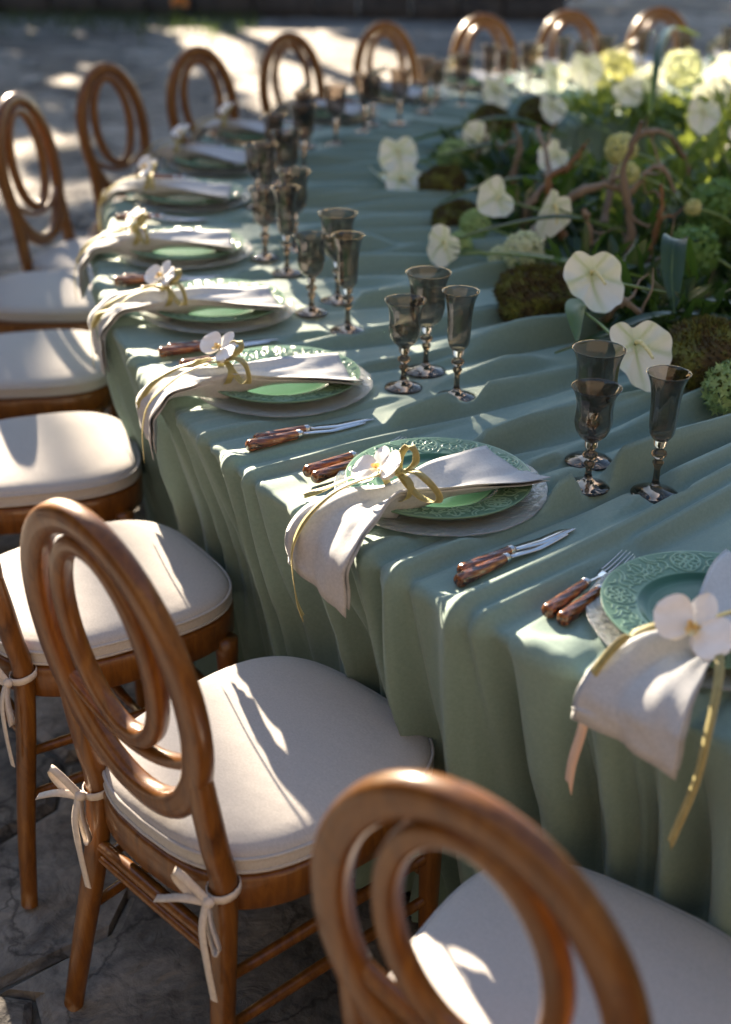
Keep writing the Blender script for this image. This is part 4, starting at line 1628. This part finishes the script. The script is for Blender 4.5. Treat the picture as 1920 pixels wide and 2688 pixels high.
for k, (c, s, rot, lab) in enumerate(anthuriums):
    a = empty('anthurium', c, 0, lab, 'flower', 'anthurium blooms', rot=tuple(R(q) for q in rot))
    mb = MB()
    heart(mb, s, k)
    sp_ = mb.build('spathe', M_['spathe'], a)
    co = np.array(mb.v)
    th = np.arctan2(co[:, 0], -(co[:, 1] - .14 * s))
    rr_ = np.hypot(co[:, 0], co[:, 1] - .14 * s) / s
    vn = np.clip(np.cos(th * 5.5), 0, 1) ** 6 * np.clip(1.1 - rr_, 0, 1) + .7 * np.exp(-(rr_ / .16) ** 2)
    sp_.data.attributes.new('vein', 'FLOAT', 'POINT').data.foreach_set('value', np.clip(vn, 0, 1).astype(np.float32))
    mb = MB()
    sweep(mb, spline([(0, .14 * s, .0), (0, .10 * s, .10 * s), (.02 * s, -.08 * s, .22 * s), (.03 * s, -.2 * s, .27 * s)], 10), circ(.026 * s + .001, 8), scale=lambda u: 1.15 - .55 * u)
    mb.build('spadix', M_['spadix'], a)
    mb = MB()
    Mi = Euler(tuple(R(q) for q in rot)).to_matrix().inverted()
    inward = (Vector((CX, CY, c[2])) - Vector(c)).normalized()
    if k == 1:
        end = Vector((-.075, .25, .0))
    else:
        end = inward * .22 + Vector((0, 0, -.06))
    p1 = Mi @ Vector((end.x * .35, end.y * .35, -.03))
    p2 = Mi @ end
    sweep(mb, spline([(0, .12 * s, -.004), tuple(Vector((0, .2 * s, -.01)) * .5 + p1 * .5), tuple(p2 * .6 + Vector((0, 0, 0))), tuple(p2)], 12), circ(.0028, 6))
    mb.build('stem', M_['stem'], a)


def moss_clump(c, rad, sq, seed, lab):
    o_ = empty('moss_clump', (c[0], c[1], TZ), 0, lab, 'moss', 'moss-covered clumps')
    rs = np.random.RandomState(seed)
    n1_, n2_ = 28, 18
    P = np.zeros((n1_, n2_, 3))
    for i in range(n1_):
        for j in range(n2_):
            t, ph = 2 * math.pi * i / n1_, math.pi * (j + .5) / n2_
            d = np.array([math.sin(ph) * math.cos(t), math.sin(ph) * math.sin(t), math.cos(ph)])
            k = 1 + .30 * (float(vnoise(np.array(d[0] * 2 + seed), np.array(d[1] * 2 + d[2] * 2.3), seed)) - .5) + .12 * (float(vnoise(np.array(d[0] * 6 + seed), np.array(d[1] * 6 + d[2] * 5), seed + 1)) - .5)
            P[i, j] = d * k * np.array([rad, rad * sq[0], rad * sq[1]])
    P[..., 2] += rad * sq[1] * .92
    body = grid_obj('clump', P, M_['moss'], o_, closed_u=True)
    # tufts
    N = 5200
    ii, jj = rs.randint(0, n1_, N), rs.randint(0, n2_ - 1, N)
    base = P[ii, jj] * rs.rand(N, 1)
    f = rs.rand(N, 1)
    base = P[ii, jj] * (1 - f) + P[(ii + 1) % n1_, jj + 1] * f
    ctr = np.array([0, 0, rad * sq[1]])
    nr = base - ctr
    nr /= np.linalg.norm(nr, axis=1)[:, None]
    nr += rs.normal(0, .45, (N, 3))
    nr /= np.linalg.norm(nr, axis=1)[:, None]
    sdv = np.cross(nr, rs.normal(0, 1, (N, 3)))
    sdv /= np.linalg.norm(sdv, axis=1)[:, None]
    L = rs.uniform(.004, .013, (N, 1)) * (rad / .07)
    wv = rs.uniform(.0012, .003, (N, 1))
    V = np.stack([base - sdv * wv, base + sdv * wv, base + nr * L], 1).reshape(-1, 3)
    V[:, 2] = np.maximum(V[:, 2], .002)
    t_o = mesh_obj('moss_tufts', V, np.arange(N * 3).reshape(-1, 3), M_['moss'], o_, False)
    t_o['kind'] = 'stuff'


for k, a in enumerate([((.206, 3.66), .062, (1, .8), 'round dark moss clump on the cloth, the upper of the left pair'),
                       ((.230, 3.335), .068, (1.15, .55), 'low brown-green moss clump under the pale blooms, the lower of the left pair'),
                       ((.345, 2.61), .082, (.95, .74), 'moss-covered stone in the middle of the cloth beside the smoked glasses'),
                       ((.622, 2.235), .088, (1, .74), 'largest moss clump, at the right edge beside the big anthurium'),
                       ((.41, 4.50), .075, (1, .8), 'blurred dark moss clump near the far cloth'),
                       ((.60, 4.72), .075, (1, .8), 'blurred dark moss clump half hidden behind the yellow-green bloom')]):
    moss_clump(a[0], a[1], a[2], 11 + k, a[3])


def pompom(c, rad, mt, lab, cat='flower', n=420, seed=0, name='flower_head'):
    rs = np.random.RandomState(seed + 5)
    o_ = empty(name, c, 0, lab, cat, 'round flower heads')
    d = rs.normal(0, 1, (n, 3))
    d /= np.linalg.norm(d, axis=1)[:, None]
    base = d * rad * rs.uniform(.78, 1.0, (n, 1))
    nr = d + rs.normal(0, .35, (n, 3))
    nr /= np.linalg.norm(nr, axis=1)[:, None]
    u = np.cross(nr, rs.normal(0, 1, (n, 3)))
    u /= np.linalg.norm(u, axis=1)[:, None]
    w = np.cross(nr, u)
    s = rad * rs.uniform(.14, .24, (n, 1))
    V, F = [], []
    for q in range(n):
        b = len(V)
        V.append(base[q])
        for e in range(4):
            cs, sn = math.cos(e * math.pi / 2), math.sin(e * math.pi / 2)
            cs2, sn2 = math.cos((e + .5) * math.pi / 2), math.sin((e + .5) * math.pi / 2)
            V.append(base[q] + (u[q] * cs + w[q] * sn) * s[q] * .35)
            V.append(base[q] + (u[q] * cs2 + w[q] * sn2) * s[q] + nr[q] * s[q] * .35)
        for e in range(4):
            F.append((b, b + 1 + 2 * e, b + 2 + 2 * e, b + 1 + (2 * e + 2) % 8))
    mesh_obj('florets', V, F, M_[mt], o_, True)['kind'] = 'stuff'
    mb = MB()
    inward = (Vector((CX, CY, c[2] - .15)) - Vector(c)).normalized()
    sweep(mb, spline([(0, 0, 0), tuple(inward * .10 + Vector((0, 0, -.03))), tuple(inward * .22 + Vector((0, 0, -.12)))], 8), circ(.0035, 6))
    mb.build('stem', M_['stem'], o_)


for k, (c, r_, mt, lab) in enumerate([
        ((.354, 2.898, .83), .048, 'hydrangea', 'pale green-white round flower head above the middle moss-covered stone'),
        ((.307, 2.95, .80), .03, 'hydrangea', 'small pale bud left of the round flower head above the middle moss clump'),
        ((.72, 2.84, .85), .06, 'greenball', 'round green flower head among dark leaves at the right'),
        ((.85, 3.167, .87), .07, 'greenball', 'round green flower head higher up near the right edge'),
        ((.255, 3.957, .82), .055, 'viburnum', 'blurred pale green flower head behind the upper dark moss clump'),
        ((.636, 2.115, .81), .05, 'viburnum', 'ruffled pale green flower head cut by the right edge below the largest moss clump'),
        ((.262, 3.174, .82), .038, 'viburnum', 'green ruffled flower head just left of the narrow-looking anthurium'),
        ((.215, 3.05, .80), .034, 'viburnum', 'small green flower head tucked behind the tilted white anthurium'),
        ((.763, 3.049, .90), .02, 'yellow', 'small bright yellow floret near the right edge'),
        ((.631, 3.317, .98), .04, 'yellow', 'yellow floret cluster at the top of the driftwood'),
        ((.626, 3.173, .95), .028, 'yellow', 'lower yellow floret cluster hanging on the driftwood'),
        ((.95, 5.3, .88), .08, 'yellow', 'blurred yellow flower head in full sun before the far chairs'),
        ((1.16, 5.05, .93), .07, 'hydrangea', 'blurred cream flower head in the sun near the right edge of the far flowers')]):
    pompom(c, r_, mt, lab, seed=k)

wood = [
    ([(.64, 3.1, .55), (.64, 3.1, .686), (.636, 3.1, .776), (.626, 3.1, .875), (.602, 3.1, .95), (.611, 3.1, 1.023), (.631, 3.1, 1.085)], .017, 'drift', 'tall upright driftwood branch with a sunlit tip'),
    ([(.40, 3.16, .80), (.467, 3.2, .859), (.52, 3.2, .899), (.585, 3.2, .914), (.641, 3.2, .9), (.68, 3.2, .95), (.718, 3.2, .956), (.752, 3.2, .896)], .014, 'drift', 'long arching driftwood branch drooping at its right end'),
    ([(.48, 3.55, .66), (.451, 3.6, .748), (.411, 3.6, .798), (.394, 3.6, .859), (.409, 3.6, .92), (.386, 3.6, .992)], .014, 'drift', 'blurred upright driftwood branch left of the others'),
    ([(.50, 3.3, .76), (.477, 3.3, .823), (.456, 3.3, .869), (.459, 3.3, .914), (.497, 3.3, .937), (.537, 3.3, .993)], .014, 'drift2', 'reddish hooked branch left of the tall driftwood'),
    ([(.63, 3.0, .64), (.644, 3.0, .739), (.666, 3.0, .826), (.674, 3.0, .901), (.674, 3.0, .963)], .011, 'drift2', 'thin orange-brown branch right of the tall driftwood'),
    ([(.55, 2.9, .73), (.6, 2.9, .79), (.638, 2.9, .817), (.7, 2.9, .812)], .012, 'drift', 'short low driftwood branch pointing right'),
    ([(.50, 3.0, .90), (.517, 3.0, .846), (.531, 3.0, .803), (.535, 3.0, .72)], .008, 'drift', 'thin pale twig above the facing anthurium'),
    ([(.686, 2.6, .66), (.686, 2.6, .724), (.684, 2.6, .783), (.672, 2.6, .841)], .006, 'drift', 'thin brown twig standing above the largest moss clump'),
    ([(.38, 3.9, .72), (.348, 3.9, .78), (.318, 3.9, .833), (.355, 3.9, .898)], .010, 'drift', 'blurred thin twig between the far moss clump and the cream bloom'),
    ([(.5, 2.62, .74), (.475, 2.50, .80), (.50, 2.45, .86), (.535, 2.46, .83), (.545, 2.5, .77)], .012, 'drift', 'curled driftwood piece under the facing anthurium'),
    ([(.60, 3.3, .80), (.65, 3.4, .95), (.74, 3.45, 1.0), (.83, 3.5, .93), (.86, 3.5, .84)], .012, 'drift', 'blurred arching branch over the dark leaves at the right'),
    ([(.42, 3.35, .72), (.40, 3.30, .83), (.46, 3.35, .90), (.44, 3.5, 1.0)], .014, 'drift', 'forked driftwood stub behind the narrow-looking anthurium'),
]
for k, (pts, r_, mt, lab) in enumerate(wood):
    root = empty('driftwood', pts[0], 0, lab, 'driftwood', 'driftwood branches')
    o0 = Vector(pts[0])
    pp = spline([tuple(Vector(p) - o0) for p in pts], 30)
    rs = np.random.RandomState(k)
    jit = [q + rs.normal(0, .0022, 3) for q in pp]
    mb = MB()
    sweep(mb, jit, [(a * (1 + .15 * math.sin(3 * q)), b) for q, (a, b) in enumerate(circ(r_ * .78, 9))], scale=lambda u: (1.25 - .8 * u) * (1 + .18 * math.sin(u * 23 + k)))
    mb.build('branch', M_[mt], root)
    for ti in (8, 14, 20, 25):
        mb = MB()
        q0 = Vector(pp[ti])
        d = (Vector(rs.normal(0, 1, 3)) + Vector((0, 0, .5))).normalized()
        e = Vector(rs.normal(0, 1, 3)).normalized()
        L = float(rs.uniform(.04, .10))
        sweep(mb, spline([tuple(q0), tuple(q0 + d * L * .4), tuple(q0 + d * L * .7 + e * L * .25), tuple(q0 + d * L + Vector((0, 0, .02)) + e * L * .1)], 10), circ(r_ * .34, 6), scale=lambda u: 1 - .75 * u)
        mb.build('twig', M_[mt], root)


def leaf_bush(c, ext, n, L, W, mt, lab, seed, name='leafy_bush', up=.4):
    rs = np.random.RandomState(seed)
    root = empty(name, (c[0], c[1], 0), 0, lab, 'greenery', 'greenery inside the ring')
    q = rs.normal(0, 1, (n, 3))
    q /= np.linalg.norm(q, axis=1)[:, None]
    q[:, 2] = np.abs(q[:, 2])
    base = q * rs.uniform(.35, 1, (n, 1)) ** .5 * np.array(ext) + np.array([0, 0, c[2] - ext[2]])
    d = q * np.array([1, 1, .5]) + rs.normal(0, .6, (n, 3)) + np.array([0, 0, up])
    d /= np.linalg.norm(d, axis=1)[:, None]
    sd_ = np.cross(d, rs.normal(0, 1, (n, 3)))
    sd_ /= np.linalg.norm(sd_, axis=1)[:, None]
    nn = np.cross(sd_, d)
    l = rs.uniform(.6, 1.25, (n, 1)) * L
    w = rs.uniform(.7, 1.2, (n, 1)) * W
    V = np.stack([base, base + d * l * .35 + sd_ * w * .5 + nn * w * .1, base + d * l * .38 - nn * w * .08, base + d * l * .35 - sd_ * w * .5 + nn * w * .1,
                  base + d * l * .72 + sd_ * w * .38 - nn * l * .03, base + d * l * .75 - nn * l * .06, base + d * l * .72 - sd_ * w * .38 - nn * l * .03, base + d * l - nn * l * .16], 1).reshape(-1, 3)
    b = (np.arange(n) * 8)[:, None]
    F = np.concatenate([b + np.array([[0, 1, 2, 2]])[:, :4], b + np.array([[0, 2, 3, 3]]), b + np.array([[1, 4, 5, 2]]), b + np.array([[2, 5, 6, 3]]), b + np.array([[4, 7, 5, 5]]), b + np.array([[5, 7, 6, 6]])])
    fs = [tuple(dict.fromkeys(int(x) for x in f)) for f in F]
    mesh_obj('leaves', V, fs, M_[mt], root)['kind'] = 'stuff'
    mb = MB()
    for k in range(7):
        t = k * .9 + seed
        e = Vector((math.cos(t) * ext[0] * .6, math.sin(t) * ext[1] * .6, c[2] - .02))
        sweep(mb, spline([(math.cos(t) * .03, math.sin(t) * .03, -.02), tuple(e * .5 + Vector((0, 0, .05))), tuple(e)], 8), circ(.006, 5), scale=lambda u: 1.2 - .7 * u)
    mb.build('stems', M_['stem'], root)


bush_lab = ['dense dark green foliage inside the ring behind the largest moss clump', 'dark foliage inside the ring beside the facing anthurium', 'dark leafy growth behind the driftwood',
            'dark leaves in front of the far inner cloth', 'green leaves at the upper left end of the flowers', 'broad dark foliage mass by the right edge below the round green head',
            'foliage mass by the right edge above the round green head', 'fresh green leaves beside the yellow cluster', 'tall backlit foliage at the upper right', 'sunlit foliage among the far flowers',
            'far foliage behind the sunlit blooms at the right edge', 'foliage low inside the ring in the middle']
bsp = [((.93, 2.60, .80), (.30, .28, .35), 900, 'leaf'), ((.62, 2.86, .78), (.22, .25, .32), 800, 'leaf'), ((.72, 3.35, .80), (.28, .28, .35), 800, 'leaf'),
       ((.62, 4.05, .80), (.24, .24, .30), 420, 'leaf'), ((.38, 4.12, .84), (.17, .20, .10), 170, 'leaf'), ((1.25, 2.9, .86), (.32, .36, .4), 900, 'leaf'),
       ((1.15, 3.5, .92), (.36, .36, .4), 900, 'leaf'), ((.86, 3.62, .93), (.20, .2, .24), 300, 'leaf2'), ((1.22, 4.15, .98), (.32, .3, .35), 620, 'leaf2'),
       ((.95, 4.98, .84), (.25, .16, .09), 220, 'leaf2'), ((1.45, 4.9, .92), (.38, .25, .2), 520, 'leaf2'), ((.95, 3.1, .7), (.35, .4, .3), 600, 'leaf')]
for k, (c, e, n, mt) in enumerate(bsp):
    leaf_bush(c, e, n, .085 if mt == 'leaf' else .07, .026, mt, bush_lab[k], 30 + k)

for k, (c, e, n, lab) in enumerate([
        ((.50, 2.82, .83), (.13, .14, .07), 90, 'low spray of dark leaves behind the middle moss-covered stone'),
        ((.44, 3.42, .84), (.12, .18, .08), 110, 'low spray of dark leaves right of the two left moss clumps'),
        ((.42, 3.86, .84), (.14, .13, .07), 90, 'low spray of dark leaves behind the upper left moss clump'),
        ((.58, 2.55, .84), (.12, .11, .07), 70, 'low spray of dark leaves between the two large anthuriums'),
        ((.86, 2.38, .86), (.15, .14, .09), 120, 'low spray of dark leaves behind the largest moss clump at the edge')]):
    leaf_bush(c, e, n, .10, .030, 'leaf', lab, 60 + k, name='leaf_spray', up=.1)

# long strap leaves lying over the inner edge
straps = [([(.62, 2.80, .80), (.50, 2.66, .86), (.33, 2.82, .845), (.20, 2.98, .80)], .03, 'long dark blade leaf reaching over the cloth above the middle moss clump'),
          ([(.70, 2.55, .80), (.56, 2.42, .84), (.45, 2.36, .82), (.36, 2.36, .785)], .028, 'dark green blade leaf lying under the anthurium stems'),
          ([(.60, 3.05, .84), (.45, 2.98, .89), (.30, 3.0, .86), (.16, 3.05, .80)], .022, 'narrow leaf arching left past the tilted white anthurium'),
          ([(.55, 2.70, .78), (.46, 2.52, .83), (.40, 2.40, .86), (.39, 2.30, .83)], .05, 'broad green leaf right of the facing anthurium'),
          ([(.52, 3.9, .84), (.36, 3.84, .88), (.22, 3.88, .84), (.10, 3.98, .79)], .04, 'dark leaf fan behind the upper moss clump'),
          ([(.62, 4.2, .84), (.42, 4.15, .9), (.22, 4.22, .84), (.12, 4.32, .79)], .05, 'dark broad leaf at the far left of the greenery'),
          ([(.60, 3.45, .82), (.42, 3.42, .88), (.28, 3.46, .84), (.19, 3.52, .79)], .03, 'dark blade leaf between the two left moss clumps'),
          ([(.95, 2.35, .80), (.82, 2.22, .86), (.72, 2.14, .84), (.66, 2.06, .79)], .035, 'dark blade leaf near the right edge by the ruffled flower head'),
          ([(.70, 2.72, .82), (.62, 2.58, .95), (.60, 2.5, .90), (.60, 2.44, .84)], .05, 'broad dark leaf rising between the two big anthuriums'),
          ([(.9, 4.3, .9), (.95, 4.5, 1.06), (1.05, 4.8, 1.1), (1.2, 5.0, 1.05)], .03, 'thin backlit blade leaf rising before the far chairs')]
for k, (pts, w, lab) in enumerate(straps):
    root = empty('blade_leaf', pts[0], 0, lab, 'leaf', 'blade leaves over the cloth')
    o0 = Vector(pts[0])
    mb = MB()
    pp = spline([tuple(Vector(p) - o0) for p in pts], 20)
    P = []
    for i, q in enumerate(pp):
        u = i / 19
        t = pp[min(i + 1, 19)] - pp[max(i - 1, 0)]
        t /= np.linalg.norm(t)
        sdv = np.cross(t, (0, 0, 1))
        sdv /= np.linalg.norm(sdv)
        ww = w / 2 * math.sin(math.pi * (.12 + .86 * u)) ** .8
        up_ = np.cross(sdv, t)
        P.append([tuple(q + sdv * ww + up_ * ww * .35), tuple(q + sdv * ww * .5 + up_ * ww * .08), tuple(q), tuple(q - sdv * ww * .5 + up_ * ww * .08), tuple(q - sdv * ww + up_ * ww * .35)])
    mb.grid(P)
    mb.build('blade', M_['leaf2'] if k in (0, 3) else M_['leaf'], root)
    mb = MB()
    sweep(mb, [Vector(q) - Vector((0, 0, .0015)) for q in pp], circ(.0016, 5))
    mb.build('midrib', M_['stem'], root)
